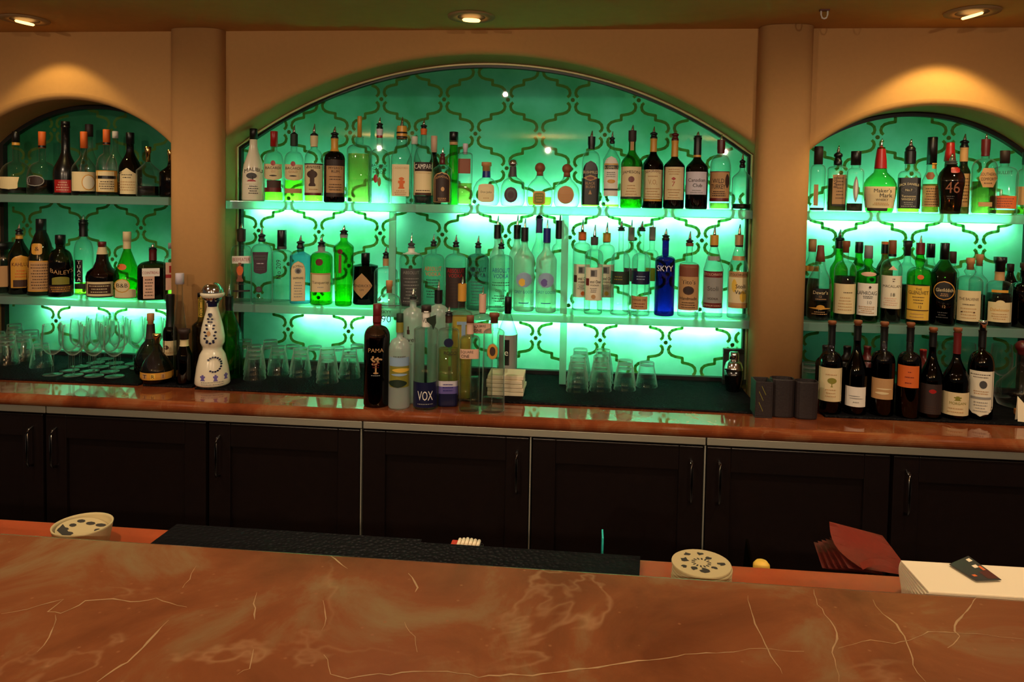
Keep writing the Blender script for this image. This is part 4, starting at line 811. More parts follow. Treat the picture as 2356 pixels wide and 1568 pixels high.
b('clear vanilla vodka bottle with tan hood and cream yellow label, last by the frame', 1695, 740, 630, 578, 576, 526, 47, 17, cap=('p', 'black', .45), foil=[(550, 577, 'tan')], sh='c', L=[[('rect', 1, 633, 716, 44, 'tan'), ('rect', 1, 646, 704, 43, 'cream'), ('T', 'STOLICHNAYA', 1, 640, 6, 'brown', 40), ('leaf', -8, 650, 680, 12, 'yellow'), ('leaf', 12, 676, 702, 14, 'yellow'), ('T', 'Stoli', 6, 666, 9, 'ink', 26), ('T', 'Vanil', 6, 679, 9, 'ink', 26), ('S', 0, 707, 713, 36, 'gold', 1)], [('rect', 0, 598, 608, 28, 'tan')]], Y=-.15)
# ---- right arch, upper shelf
b = shelf_set(2, 'upper', 'bottles on the upper right shelf', -.14)
b('clear bottle with brown hood, first on upper right shelf beside the pillar', 1879, 485, 392, 378, 376, 336, 34, 18, q=('dark', 477), cap=('c', 'dbrown'), sh='r', n=4, L=[('rect', -3, 424, 472, 10, 'tan')], Y=-.12)
b('square whiskey bottle with black cap, thin spout and sideways tan label', 1924, 487, 392, 384, 380, 337, 45, 19, q=('whisky', 412), cap=('p', 'black', .62), n=5, sh='r', L=[[('rect', 4, 404, 470, 28, 'tan'), ('T', 'BASIL', -4, 420, 8, 'brown', 30, 0, -1), ('S', 6, 408, 460, 18, 'brown', 7), ('rect', 4, 470, 475, 28, 'ink')]], wc=19)
b('square clear bottle with black cap and silver feather decoration', 1965, 488, 398, 386, 378, 347, 38, 20, q=('dark', 468), cap=('c', 'black'), n=5, sh='r', L=[[('leaf', 2, 406, 466, 12, 'grey'), ('leaf', 3, 412, 456, 5, 'white')]], wc=23)
b('wide shouldered bourbon bottle with dripping red wax neck and cream label', 2022, 490, 0, 0, 388, 320, 74, 25, g='lgreen', q=('lime', 470), cap=('p', 'red', .72), foil=[(344, 389, 'red')], prof=[(490, 58), (484, 61), (465, 66), (448, 72), (434, 74), (424, 71), (413, 60), (404, 42), (398, 30), (388, 26), (370, 24), (350, 19), (340, 17)],
  L=[[('rect', 0, 431, 480, 66, 'cream'), ('T', "Maker's", 7, 440, 9, 'ink', 46), ('T', 'Mark', 14, 451, 9, 'ink', 32), ('T', 'WHISKY', 6, 461, 5, 'brown', 34), ('S', 4, 467, 474, 36, 'tan', 2), ('rect', -4, 480, 487, 44, 'dbrown')]], wc=16, n=3, dr=.75)
b('square whiskey bottle with black hood and black ornate label', 2089, 491, 408, 394, 377, 322, 50, 22, q=('yell', 478), cap=('p', 'black', .72), foil=[(350, 378, 'black')], n=5, sh='r', L=[[('rect', 0, 411, 481, 49, 'black'), ('T', 'JACK DANIELS', 0, 426, 7, 'cream', 42, 3), ('oval', 0, 431, 447, 32, 'dgrey'), ('oval', 0, 432, 446, 29, 'black'), ('T', 'No.7', 0, 439, 5, 'cream'), ('T', 'Tennessee', 0, 453, 5, 'cream', 30), ('T', 'WHISKEY', 0, 460, 5, 'cream', 34), ('S', 0, 465, 478, 30, 'grey', 3)]], wc=22)
b('bourbon bottle with tall black hood and amber neck tags, behind the black label', 2139, 491, 416, 396, 378, 316, 46, 22, q=('amber', 424), cap=('c', 'black'), sh='c', L=[[('rect', 2, 428, 476, 38, 'tan'), ('S', 2, 432, 474, 32, 'brown', 7)], [('rect', 6, 376, 389, 10, 'gold')], [('hexa', -2, 397, 414, 20, 'copper')]], Y=-.075, wc=22)
b('dark wide bottle with red neck seal and orange numerals, thick glass foot', 2185, 494, 0, 0, 380, 356, 70, 22, g='brown', cap=('p', 'dgrey', .3), prof=[(494, 52), (486, 54), (465, 58), (440, 64), (425, 69), (412, 69), (400, 60), (390, 42), (383, 26), (376, 22)], L=[[('T', '46', 4, 434, 26, 'copper', 30), ('S', 0, 452, 462, 16, 'dgrey', 2)], [('rrect', 8, 388, 401, 18, 'red')]], Y=-.16, n=3, dr=.75)
b('bottle dipped in red wax, peeking out behind the dark numeral bottle', 2180, 493, 410, 384, 372, 329, 40, 22, g='amber', cap=('w', 'red'), Y=-.062, wc=22)
b('dark whiskey bottle with pourer, tan neck and tan label, behind numeral bottle', 2212, 494, 400, 380, 343, 310, 36, 17, g='brown', cap=('p', 'black', .55), foil=[(342, 374, 'tan')], sh='s', L=[[('rect', 4, 402, 478, 28, 'tan'), ('S', 4, 410, 470, 22, 'brown', 8)]], Y=-.065)
b('rounded clear liqueur bottle with red hood and six sided tan label', 2261, 496, 392, 366, 344, 309, 55, 17, q=('olive', 420), cap=('p', 'dred', .4), foil=[(322, 361, 'dred')], sh='r', L=[[('hexa', 8, 390, 434, 38, 'tan'), ('T', 'SOUTHERN', 8, 404, 7, 'brown', 32), ('T', 'COMFORT', 8, 415, 7, 'brown', 30), ('S', 8, 421, 428, 18, 'brown', 1)], [('rect', 4, 468, 478, 28, 'tan')]])
b('oval clear bourbon flask with black cap and slanted orange red label', 2306, 497, 408, 386, 378, 350, 60, 19, q=('amber', 486), cap=('c', 'dbrown'), sh='r', n=3, dr=.6, L=[[('rect', 0, 454, 483, 54, 'orange'), ('S', 0, 458, 480, 46, 'maroon', 4)], [('T', 'BULLEIT', 2, 401, 7, 'dgreen', 30)]])
b('clear bottle with tan label over painted lime glow, last on upper right shelf', 2357, 497, 412, 390, 380, 352, 42, 18, q=('lime', 478), cap=('c', 'black'), sh='r', L=[('rect', -8, 432, 474, 22, 'tan')], Y=-.12)
# ---- right arch, lower shelf
b = shelf_set(2, 'lower', 'whiskies on the lower right shelf', -.15)
b('clear whisky bottle with tan cap, behind the round dark labelled bottle by the pillar', 1863, 748, 636, 606, 597, 569, 36, 16, q=('dark', 660), cap=('c', 'tan'), L=[('rect', 0, 630, 642, 30, 'gold')], Y=-.065)
b('round whisky bottle with copper hood and black and gold label, first on lower right shelf', 1882, 749, 640, 618, 614, 577, 54, 22, q=('dark', 700), cap=('w', 'copper'), sh='r', prof=[(749, 50), (743, 53), (700, 55), (672, 55), (655, 50), (642, 38), (632, 27), (615, 23)], L=[[('rect', 4, 674, 702, 38, 'black'), ('T', "Dewar's", 3, 683, 8, 'cream', 32), ('T', '12', 3, 692, 5, 'tan'), ('S', 4, 695, 701, 28, 'tan', 1)], [('leaf', 2, 717, 721, 48, 'gold'), ('oval', 4, 711, 722, 18, 'gold'), ('S', 2, 725, 734, 34, 'tan', 2)]], wc=18)
b('green whisky bottle with black hood and pourer, behind the cork topped bottle', 1925, 749, 640, 612, 588, 546, 40, 18, g='green', cap=('p', 'black', .6), foil=[(572, 589, 'black')], Y=-.062)
b('clear whisky bottle with cork top and plain tan label over dark whisky', 1940, 751, 638, 612, 587, 567, 49, 14, q=('whisky', 648), cap=('k', 'cork2'), sh='r', L=[[('rect', 0, 664, 732, 47, 'cream'), ('S', 8, 680, 687, 20, 'brown', 1), ('S', 2, 692, 726, 34, 'tan', 5)]], wc=18)
b('green bottle with black and white cap, behind the oval neck label whisky', 1970, 751, 640, 612, 600, 575, 38, 16, g='green', cap=('c', 'black'), foil=[(583, 599, 'black')], Y=-.06)
b('green whisky bottle with grey cap, oval neck label and white label ending in 10', 1992, 753, 640, 622, 606, 578, 50, 17, g='green', q=('dark', 668), cap=('c', 'grey'), neckball=1.25, sh='s', L=[[('rect', -1, 663, 736, 47, 'white'), ('T', 'LAPHROAIG', 0, 685, 9, 'ink', 42), ('S', 2, 691, 698, 30, 'ink', 2), ('T', '10', 6, 706, 8, 'grey'), ('S', 0, 714, 732, 36, 'tan', 4), ('dia', 6, 668, 675, 6, 'brown')], [('oval', 2, 637, 647, 33, 'pink')]])
b('whisky bottle with black hood and orange top, behind the pink diamond whisky', 2030, 754, 640, 612, 604, 576, 36, 16, g='amber', cap=('c', 'orange'), foil=[(582, 603, 'black')], Y=-.06)
b('whisky bottle with bronze hood, pink diamond and white label reading 18', 2046, 756, 636, 610, 603, 567, 47, 16, q=('whisky', 652), cap=('c', 'cork2', 'black'), sh='r', L=[[('rect', 1, 647, 722, 44, 'ivory'), ('T', 'MACALLAN', 2, 671, 6, 'ink', 38), ('T', '18', 5, 690, 8, 'ink'), ('S', 0, 696, 716, 34, 'pink', 4), ('S', 6, 652, 662, 8, 'brown', 2)], [('tri', 3, 624, 634, 20, 'pink')]])
b('clear bottle with dark brown flared stopper, behind the yellow label whisky', 2081, 757, 636, 622, 609, 575, 36, 16, cap=('t', 'dbrown'), q=('dark', 676), Y=-.06, wc=20)
b('green whisky bottle with red hood, pourer and yellow label reading 12', 2110, 758, 648, 628, 598, 555, 54, 17, g='green', q=('dark', 670), cap=('p', 'maroon', .5), neckball=1.3, foil=[(572, 598, 'maroon')], sh='r', L=[[('rect', -2, 669, 748, 50, 'tan'), ('rect', -2, 670, 747, 49, 'yellow'), ('T', 'THE', 0, 677, 5, 'ink'), ('T', 'GLENLIVET', 0, 685, 8, 'ink', 42), ('S', 0, 692, 712, 26, 'brown', 3), ('T', '12', 4, 717, 6, 'brown'), ('rect', -2, 724, 726, 48, 'brown'), ('S', -2, 730, 744, 36, 'tan', 2)], [('oval', 3, 644, 655, 14, 'orange')]])
b('clear bottle with black cap, between the yellow label and dark triangular whiskies', 2134, 758, 640, 620, 612, 581, 34, 17, q=('dark', 690), cap=('c', 'black'), Y=-.06)
b('dark green triangular whisky bottle with black hood and gold circle on its front', 2166, 760, 640, 612, 610, 573, 55, 19, g='dgreen', q=('dark', 640), cap=('c', 'black'), sh='c', n=3, L=[[('oval', 2, 659, 702, 44, 'gold'), ('oval', 2, 661, 700, 41, 'black'), ('T', 'Glenfiddich', 3, 679, 8, 'cream', 36), ('S', 3, 686, 694, 22, 'tan', 2)], [('T', '12', 3, 717, 6, 'tan'), ('S', 0, 728, 744, 26, 'dgrey', 3)]], wc=20)
b('whisky bottle with brown cap and pale label, behind the dark triangular whisky', 2184, 760, 650, 634, 626, 600, 32, 16, q=('dark', 660), cap=('c', 'brown'), L=[('rect', 6, 714, 744, 14, 'tan')], Y=-.058)
b('round necked clear whisky bottle with cork and cream label', 2226, 763, 664, 648, 628, 608, 57, 17, q=('dark', 720), cap=('k', 'cork'), neckball=1.6, sh='r', L=[[('rect', 0, 681, 750, 48, 'cream'), ('T', 'THE BALVENIE', 0, 700, 6, 'brown', 40), ('S', 0, 709, 716, 28, 'brown', 1), ('S', 0, 718, 746, 34, 'tan', 4), ('oval', -14, 728, 731, 4, 'brown'), ('oval', 12, 728, 731, 4, 'brown')]], wc=19, Y=-.165)
b('second corked whisky bottle, close behind the round necked one', 2246, 763, 668, 650, 627, 607, 40, 16, q=('whisky', 700), cap=('k', 'cork'), Y=-.062, wc=18)
b('whisky bottle with large black stopper, white neck band, orange stripe and cream label', 2294, 766, 676, 660, 641, 606, 56, 20, q=('whisky', 690), cap=('t', 'black'), foil=[(640, 660, 'tan')], sh='r', L=[[('rect', 3, 708, 753, 48, 'cream'), ('oval', 4, 703, 718, 20, 'cream'), ('T', 'Dalwhinnie', 3, 725, 7, 'gold', 38), ('S', 3, 732, 748, 34, 'tan', 3)], [('rect', 2, 680, 686, 34, 'gold')]], wc=28, Y=-.165)
b('dark red brown decanter at the right end of the lower right shelf', 2352, 768, 690, 664, 640, 622, 66, 20, g='brown', cap=('k', 'brown'), q=('plum', 684), Y=-.13, sh='r')
b('dark boxy bottle behind the black stoppered whisky, lower right shelf', 2318, 766, 676, 650, 646, 630, 30, 14, g='brown', cap=('c', 'dbrown'), n=5, Y=-.058)

# ------------------------------------------------------------------ bottles standing on the back counter
G_ = 'bottles grouped at the centre of the back counter'
zc = ZK+.0006
def cb(desc, *a, **k):
    k.setdefault('zone', zc); k.setdefault('group', G_); return bottle(desc, *a, **k)
YG = -.575
cb('dark red pomegranate liqueur bottle with burgundy foil and silver tree', 866, 928, 770, 744, 738, 695, 57, 17, g='red', q=('plum', 778), cap=('c', 'maroon'), foil=[(722, 744, 'maroon')], sh='r', L=[[('T', 'PAMA', -2, 797, 9, 'tan', 34), ('rect', -2, 826, 848, 3.5, 'tan'), ('leaf', -2, 846, 850, 12, 'tan'), *[('oval', -2+(4+8*((k*7) % 5)/4)*math.cos(k*.87), 819+(3+7*((k*7) % 5)/4)*math.sin(k*.87)-2, 819+(3+7*((k*7) % 5)/4)*math.sin(k*.87)+2, 4.4, 'tan') for k in range(22)], ('S', -2, 822, 836, 22, 'maroon', 3), ('S', -2, 850, 854, 20, 'grey', 1)]], Y=-.592)
cb('frosted vodka bottle with dark green hood and yellow green landscape band', 918, 930, 800, 770, 757, 715, 48, 14, g=('f', 'white'), cap=('c', 'dgreen'), foil=[(735, 758, 'olive')], sh='r', L=[[('rect', 0, 826, 880, 44, 'olive'), ('rect', 0, 812, 832, 43, 'sky'), ('leaf', 4, 836, 846, 40, 'yellow'), ('leaf', -4, 862, 880, 42, 'dgreen'), ('leaf', 0, 848, 854, 36, 'sky'), ('S', 0, 808, 812, 40, 'dgrey', 1)]], Y=-.600)
cb('ribbed clear vodka bottle with black base label and white neck label', 978, 932, 754, 746, 711, 697, 57, 20, g='crys', q=('water', 787), cap=('c', 'dbrown'), flute=.035, sh='r', L=[[('rect', 0, 869, 926, 55, 'navy'), ('T', 'VOX', 0, 899, 21, 'white', 34), ('S', 0, 916, 920, 40, 'grey', 1)], [('rect', 0, 709, 746, 21, 'white'), ('T', 'VOX', 0, 730, 12, 'ink', 17)]], Y=-.590)
cb('square bottle with blue glass ball, pale gold contents and blue fading base', 1030, 936, 762, 754, 726, 706, 50, 15, g='crys', q=('gold', 800), cap=('p', 'black', .42), foil=[(726, 742, 'brown')], n=4, sh='r', L=[[('oval', 0, 773, 793, 21, 'navy')], [('T', 'ROCO', 4, 806, 8, 'ink', 28)], [('rect', 0, 868, 888, 46, 'lav'), ('rect', 0, 880, 900, 46, 'purple'), ('rect', 0, 896, 934, 47, 'navy'), ('S', 0, 872, 892, 30, 'blue', 3)]], Y=-.598)
cb('square clear vodka bottle with pink paper hood and pink label, front of its twin', 1079, 936, 778, 764, 737, 719, 48, 15, q=('water', 860), cap=('c', 'copper'), foil=[(736, 761, 'pink')], n=5, sh='r', L=[[('rect', -1, 792, 814, 42, 'pink'), ('T', 'SQUARE', -6, 799, 7, 'ink', 28), ('T', 'ONE', -10, 808, 7, 'ink', 18)]], Y=-.600)
cb('tall ribbed clear bottle with flared copper cork and gold oval medallion', 1134, 938, 758, 748, 734, 712, 50, 18, g='crys', q=('water', 906), cap=('t', 'copper'), flute=.05, sh='r', wb=1.12, L=[[('oval', -3, 778, 814, 24, 'tan'), ('oval', -3, 780, 812, 21, 'gold'), ('oval', -3, 785, 806, 13, 'brown')]], wc=23, Y=-.605)
cb('clear vodka bottle with cork and large number 90, second row of the group', 893, 905, 690, 664, 655, 634, 54, 13, cap=('k', 'cork'), sh='r', n=4, L=[[('T', 'SKYY', -6, 702, 7, 'ink', 22), ('T', '90', -6, 718, 16, 'navy', 24)], [('rect', 0, 687, 689, 50, 'dgrey')]], Y=-.500, wc=15)
cb('frosted vodka bottle with little bottle emblem and name starting lev', 948, 906, 722, 690, 672, 647, 54, 15, g=('f', 'milk'), cap=('p', 'black', .3), sh='r', L=[[('T', 'level', -8, 760, 11, 'ink', 28), ('S', -8, 769, 773, 20, 'grey', 1), ('rect', -10, 738, 748, 6, 'brown'), ('rect', -10, 730, 740, 2.5, 'brown')]], Y=-.515)
cb('frosted vodka bottle with black and brown hood, behind the ribbed vodka bottle', 1006, 908, 715, 688, 684, 633, 51, 16, g=('f', 'milk'), cap=('p', 'black', .42), foil=[(656, 684, 'black')], sh='r', Y=-.510)
cb('amber tequila bottle with orange hood and cut out figure seven', 1060, 909, 712, 702, 680, 626, 50, 17, g='clear', q=('honey', 716), cap=('p', 'black', .28), foil=[(642, 681, 'gold')], n=4, sh='r', L=[[('rect', 2, 724, 731, 26, 'sky'), ('rect', 4, 731, 756, 9, 'sky')]], Y=-.500)
cb('square clear vodka bottle with pink hood and pourer, behind its twin', 1107, 912, 716, 706, 702, 643, 50, 14, cap=('p', 'dred', .3), foil=[(660, 702, 'pink')], n=5, sh='r', L=[[('rect', -1, 723, 746, 44, 'pink'), ('T', 'SQUARE', -6, 730, 7, 'ink', 28), ('T', 'ONE', -10, 740, 7, 'ink', 18)]], Y=-.512)
cb('clear bottle with black hood, cone shoulders and grey label with black panel', 1166, 868, 752, 706, 704, 667, 46, 14, cap=('c', 'black'), sh='c', L=[[('rect', 2, 752, 834, 42, 'grey'), ('rect', -2, 762, 820, 13, 'black'), ('T', 'e', -2, 793, 10, 'white')]], zone=ZM+.0006, Y=-.235)
# small olive hang tag on the ribbed vodka bottle's neck
# painted ceramic tequila bottle and its neighbours
G_ = 'bottles in front of the left pillar'
def agave(t, s, rad, surf):
    pass
zm = ZM+.0006
cb('white ceramic tequila bottle hand painted in blue with chrome dome stopper', 489, 885, 0, 0, 676, 651, 74, 40, g=('o', 'ivory'), cap=('b', 'chrome'), zone=zm, Y=-.42, wc=47,
   prof=[(885, 71), (882, 74), (872, 73), (845, 66), (818, 54), (811, 47), (806, 41), (800, 41), (797, 44), (790, 50), (775, 51), (755, 45), (735, 36), (718, 27), (708, 23), (700, 26), (690, 36), (686, 42), (682, 50), (677, 51), (675, 47)],
   L=[[('rect', 0, 694, 707, 25, 'navy'), ('tri', -8, 686, 696, 8, 'navy'), ('tri', 2, 684, 696, 8, 'navy'), ('tri', 11, 686, 696, 8, 'navy')],
      [('leaf', -5+(8+7*math.sin(a))*math.cos(a)+(1.5 if k % 2 else -1.5), 755+33*math.sin(a)-2.2, 755+33*math.sin(a)+2.2, 5.6, 'navy') for k, a in [(k, PI*2*k/26) for k in range(26)]],
      [('leaf', 3+15*math.cos(a), 835+16*math.sin(a)-2.1, 835+16*math.sin(a)+2.1, 5.0, 'navy') for a in [PI*2*k/18 for k in range(18)] if not (2.4 < a < 3.6)],
      [('fig', -20, 858, 871, 10, 'purple')], [('fig', 6, 858, 872, 10, 'purple')], [('fig', 27, 857, 870, 8, 'purple')], [('leaf', -8, 760, 772, 8, 'tan')], [('S', 0, 872, 882, 60, 'grey', 2)]])
cb('tall dark bottle with long black neck and square cream label', 392, 872, 772, 756, 700, 683, 34, 16, g='wine', cap=('c', 'black'), foil=[(684, 757, 'black')], sh='r', L=[[('rect', -1, 788, 821, 33, 'cream'), ('leaf', -8, 798, 808, 10, 'brown'), ('S', 0, 812, 818, 26, 'tan', 1)]], zone=zm, Y=-.34, wc=16)
cb('small dark bottle with flared brown stopper and cream neck band', 424, 880, 815, 792, 780, 755, 33, 17, g='wine', cap=('t', 'dbrown'), foil=[(779, 794, 'cream')], sh='c', zone=zm, Y=-.435, wc=25)
cb('tall slender clear spirit bottle with white cap against the left pillar', 414, 866, 752, 690, 650, 626, 28, 13, g='clear', cap=('c', 'lav'), sh='c', q=('water', 745), zone=zm, Y=-.345, wc=18)
cb('tall yellow liqueur bottle with vertical yellow label, behind the painted bottle', 463, 868, 750, 734, 682, 673, 38, 14, g='olive', q=('olive', 742), cap=('c', 'black'), sh='s', L=[[('rect', 0, 680, 728, 12, 'yellow'), ('T', 'GALLIANO', 0, 704, 8, 'dgreen', 42, 0, 1)]], zone=zm, Y=-.335)
cb('green wine shaped bottle with black collar and spout, right of the painted bottle', 527, 872, 770, 716, 706, 656, 56, 15, g='green', q=('gbot', 765), cap=('p', 'black', .45), foil=[(684, 716, 'black')], sh='c', zone=zm, Y=-.34)
cb('dark bulbous liqueur bottle with cork and gold cross crest, behind the squat gold one', 347, 868, 0, 0, 758, 733, 66, 16, g='brown', cap=('k', 'cork'), foil=[(757, 790, 'dbrown')], prof=[(868, 62), (860, 66), (845, 66), (825, 58), (805, 38), (795, 22), (785, 18), (770, 16), (758, 15)], zone=zm, Y=-.285, wc=15)
cb('squat orb shaped raspberry liqueur bottle with gold band and gold crown stopper', 361, 879, 0, 0, 790, 768, 76, 12, g='amber', q=('whisky', 846), cap=('t', 'brass'), prof=[(879, 66), (872, 73), (862, 76), (850, 75), (838, 66), (825, 50), (812, 28), (804, 15), (790, 12)], zone=zm, Y=-.43, wc=17,
   L=[[('rect', 0, 852, 868, 72, 'gold'), ('rect', -24, 854, 866, 8, 'tan'), ('rect', -8, 854, 866, 9, 'yellow'), ('T', 'R', -8, 860, 8, 'ink'), ('rect', -36, 854, 866, 5, 'ivory'), ('T', 'T', -24, 860, 8, 'ink'), ('rect', 12, 854, 866, 8, 'tan'), ('T', 'I', 12, 860, 8, 'ink')]])
# wine bottles in the right arch
G_ = 'wine bottles in front of the right arch'
def wb(desc, *a, **k):
    k.update(zone=zm, group=G_, name='wine_bottle', cat='wine bottle', g='wine'); k.setdefault('Y', -.440); k.setdefault('cap', ('k', 'cork2')); k.setdefault('wc', 19); return bottle(desc, *a, **k)
wb('wine bottle with tall cream label showing a round tree, leftmost of the front wines', 1907, 955, 846, 815, 756, 746, 53, 16, foil=[(755, 800, 'black')], sh='r', L=[[('rect', 0, 850, 926, 50, 'cream'), ('tree', 4, 872, 893, 20, 'olive'), ('S', 2, 896, 918, 24, 'tan', 3), ('S', 2, 862, 868, 30, 'tan', 1)]])
wb('wine bottle with sloping shoulders and small white script label', 1966, 957, 872, 800, 756, 744, 50, 16, foil=[(756, 790, 'black')], sh='s', L=[[('rect', 0, 893, 938, 44, 'white'), ('leaf', -2, 913, 915, 26, 'grey'), ('leaf', 2, 918, 920, 30, 'grey'), ('S', 2, 925, 930, 16, 'grey', 1)]])
wb('wine bottle with square tan label and silver script, third of the front wines', 2027, 958, 840, 812, 757, 746, 53, 16, foil=[(757, 790, 'black')], sh='r', L=[[('rect', 0, 872, 919, 46, 'tan'), ('leaf', 4, 894, 897, 34, 'cream'), ('leaf', 0, 902, 908, 30, 'cream')]])
wb('wine bottle with bright orange square label', 2087, 959, 838, 812, 756, 745, 53, 16, foil=[(756, 790, 'black')], sh='r', L=[[('rect', -1, 841, 891, 45, 'orange'), ('S', 2, 852, 859, 12, 'maroon', 1), ('S', 2, 862, 872, 24, 'maroon', 1), ('S', 0, 876, 884, 22, 'maroon', 1)]])
wb('wine bottle with dark label and small red emblem, fifth of the front wines', 2139, 960, 880, 812, 767, 756, 54, 16, foil=[(767, 800, 'black')], sh='s', L=[[('rect', 0, 882, 950, 46, 'dbrown'), ('leaf', 4, 893, 903, 16, 'red'), ('S', 0, 930, 946, 34, 'brown', 3)]])
wb('wine bottle with red foil neck and cream label with small crown', 2195, 962, 880, 818, 768, 757, 60, 16, foil=[(768, 816, 'maroon')], sh='s', L=[[('rect', 2, 900, 952, 54, 'cream'), ('fig', 6, 908, 918, 16, 'olive'), ('T', 'MORGAN', 6, 924, 6, 'olive', 34), ('S', 2, 932, 948, 40, 'tan', 2)]])
wb('wine bottle with chrome stopper and large ornate parchment label', 2252, 963, 845, 808, 762, 739, 56, 16, cap=('t', 'chrome'), foil=[(762, 800, 'black')], sh='r', L=[[('ushape', 2, 851, 953, 50, 'ivory'), ('S', 0, 856, 868, 42, 'brown', 2), ('oval', 6, 872, 890, 16, 'dgrey'), ('S', 2, 894, 904, 36, 'tan', 2), ('rect', 2, 909, 914, 42, 'grey'), ('S', 2, 918, 944, 34, 'grey', 4)]])
G_ = 'wine bottles in the second row of the right arch'
def wb2(desc, *a, **k):
    k.update(zone=zm, group=G_, name='wine_bottle', cat='wine bottle', g='wine', sh='r', foil=[(a[5]+3, a[5]+45, k.pop('fc', 'black'))]); k.setdefault('Y', -.340); return bottle(desc, *a, cap=('c', k.pop('cc', 'black')), **k)
wb2('dark wine bottle behind the tree labelled one', 1896, 925, 835, 815, 795, 789, 44, 15)
wb2('dark wine bottle behind and left of the white script wine', 1945, 926, 835, 815, 795, 789, 46, 16)
wb2('dark wine bottle behind and right of the white script wine', 1991, 928, 835, 815, 796, 790, 46, 15, fc='dred', cc='dred')
wb2('dark wine bottle with red cap, between the orange label and dark label wines', 2119, 932, 840, 820, 802, 796, 40, 14, fc='maroon', cc='red')

place_bottles()
# ------------------------------------------------------------------ glasses
ZMK = round(ZM+.0006, 2)
def blocked(x, y, r): return any(abs(z_-ZMK) < .02 and math.hypot(x-a, y-b_) < r+r_ for z_, a, b_, r_ in OCC)
M_THIN = gmat('thin')
def tumbler_mesh():
    bm = bmesh.new()
    lathe(bm, [(.0452, 0), (.0458, .0015), (.0452, .003), (.040, .035), (.0345, .062), (.031, .076), (.0305, .082), (.0305, .0935), (.0290, .096)], 28, caps=(False, True))
    lathe(bm, [(.0300, .0815), (.0298, .0818)], 28)
    me = bpy.data.meshes.new('tumbler')
    bmesh.ops.recalc_face_normals(bm, faces=bm.faces); bm.to_mesh(me); bm.free()
    for p in me.polygons: p.use_smooth = len(p.vertices) == 4
    me.materials.append(M_THIN); return me
TM = tumbler_mesh()
def tumblers(px, py, n, desc, group, k=1.0, zz=ZM):
    p = UZ(px, py, zz); R = .0458*k
    d = Vector((p.x-CAMP.x, p.y-CAMP.y)); d *= 1+R/d.length
    x, y = CAMP.x+d.x, CAMP.y+d.y
    for _ in range(12):
        if not blocked(x, y, R): break
        y += .008; x += .008*(x-CAMP.x)/(y-CAMP.y)
    OCC.append((ZMK, x, y, R+.0008))
    for i in range(n):
        o = bpy.data.objects.new('tumbler', TM); COL.objects.link(o); o.location = (x, y, zz+.0006+i*.0195); o.scale = (k*.97, k*.97, k*1.02)
        w = '' if n == 1 else (', bottom of the pile' if i == 0 else ', top of the pile' if i == n-1 else ', middle of the pile')
        tag(o, desc+w, 'glass', group)
g1 = 'upturned tumblers in the middle arch'
for px, py, n, d in ((586, 877, 3, 'left end of front row'), (640, 866, 2, 'second in front row'), (691, 871, 2, 'third in front row'), (753, 885, 3, 'nearest pile, fourth in front row'), (804, 874, 2, 'fifth in front row'),
                     (563, 849, 2, 'back row beside the green bottle'), (622, 849, 2, 'back row, second'), (673, 850, 1, 'single glass in back row'), (724, 853, 1, 'single glass in back row behind the nearest pile'), (776, 855, 1, 'single glass in back row, fifth'), (822, 857, 1, 'single glass beside the dark red bottle')):
    tumblers(px, py, n, 'clear upturned tumbler, '+d, g1)
g2 = 'upturned tumblers beside the acrylic upright'
for px, py, n, d in ((1328, 906, 3, 'first front pile right of upright'), (1381, 909, 3, 'second front pile right of upright'), (1437, 902, 2, 'third front pile right of upright'), (1487, 894, 1, 'single glass at right end'),
                     (1334, 884, 3, 'rear pile nearest the upright'), (1386, 886, 3, 'rear pile, second from upright')):
    tumblers(px, py, n, 'clear upturned tumbler, '+d, g2)
g3 = 'upturned tumblers left of the wine glasses'
for px, py, n, d in ((18, 842, 2, 'front pile at left edge'), (54, 846, 2, 'front pile beside the wine glasses'), (-6, 828, 2, 'pile cut by the picture edge'), (34, 830, 3, 'rear pile of three'), (72, 832, 2, 'rear pile behind wine glasses'), (95, 848, 1, 'single glass among wine glass feet')):
    tumblers(px, py, n, 'clear upturned tumbler, left arch, '+d, g3)
for px, py, n, d in ((1862, 908, 2, 'beside the right pillar'), (1868, 880, 2, 'behind others by right pillar')):
    tumblers(px, py, n, 'clear upturned tumbler, '+d, 'upturned tumblers behind the wines')
def wine_glass(loc, label, group, sc=1.):
    t = thing('wine_glass', label, 'wine glass', loc, 0, group)
    for nm, me in WG.items():
        o = bpy.data.objects.new(nm, me); COL.objects.link(o); o.parent = t; o.scale = (sc, sc, sc)
WG = {}
M_GOB = glass('glass_goblet', (.97, .985, .98), (.40, .55, .49), glint=.85)
for nm, prof, cp in (('bowl', [(.0045, .0805), (.012, .083), (.026, .094), (.036, .110), (.0395, .128), (.0395, .148), (.0375, .175), (.0350, .205), (.0343, .2055)], (True, False)),
                     ('stem', [(.0052, .004), (.0040, .012), (.0036, .045), (.0042, .074), (.0060, .082)], (False, False)),
                     ('foot', [(.0365, 0), (.0368, .0012), (.030, .0028), (.012, .0042), (.0052, .006)], (True, True))):
    bm = bmesh.new(); lathe(bm, prof, 26, caps=cp); me = bpy.data.meshes.new('wine_glass_'+nm); bmesh.ops.recalc_face_normals(bm, faces=bm.faces); bm.to_mesh(me); bm.free()
    for p in me.polygons: p.use_smooth = len(p.vertices) == 4
    me.materials.append(M_GOB); WG[nm] = me
cols = ('first', 'second', 'third', 'fourth', 'fifth'); rows_ = ('front row', 'second row', 'third row', 'fourth row', 'back row')
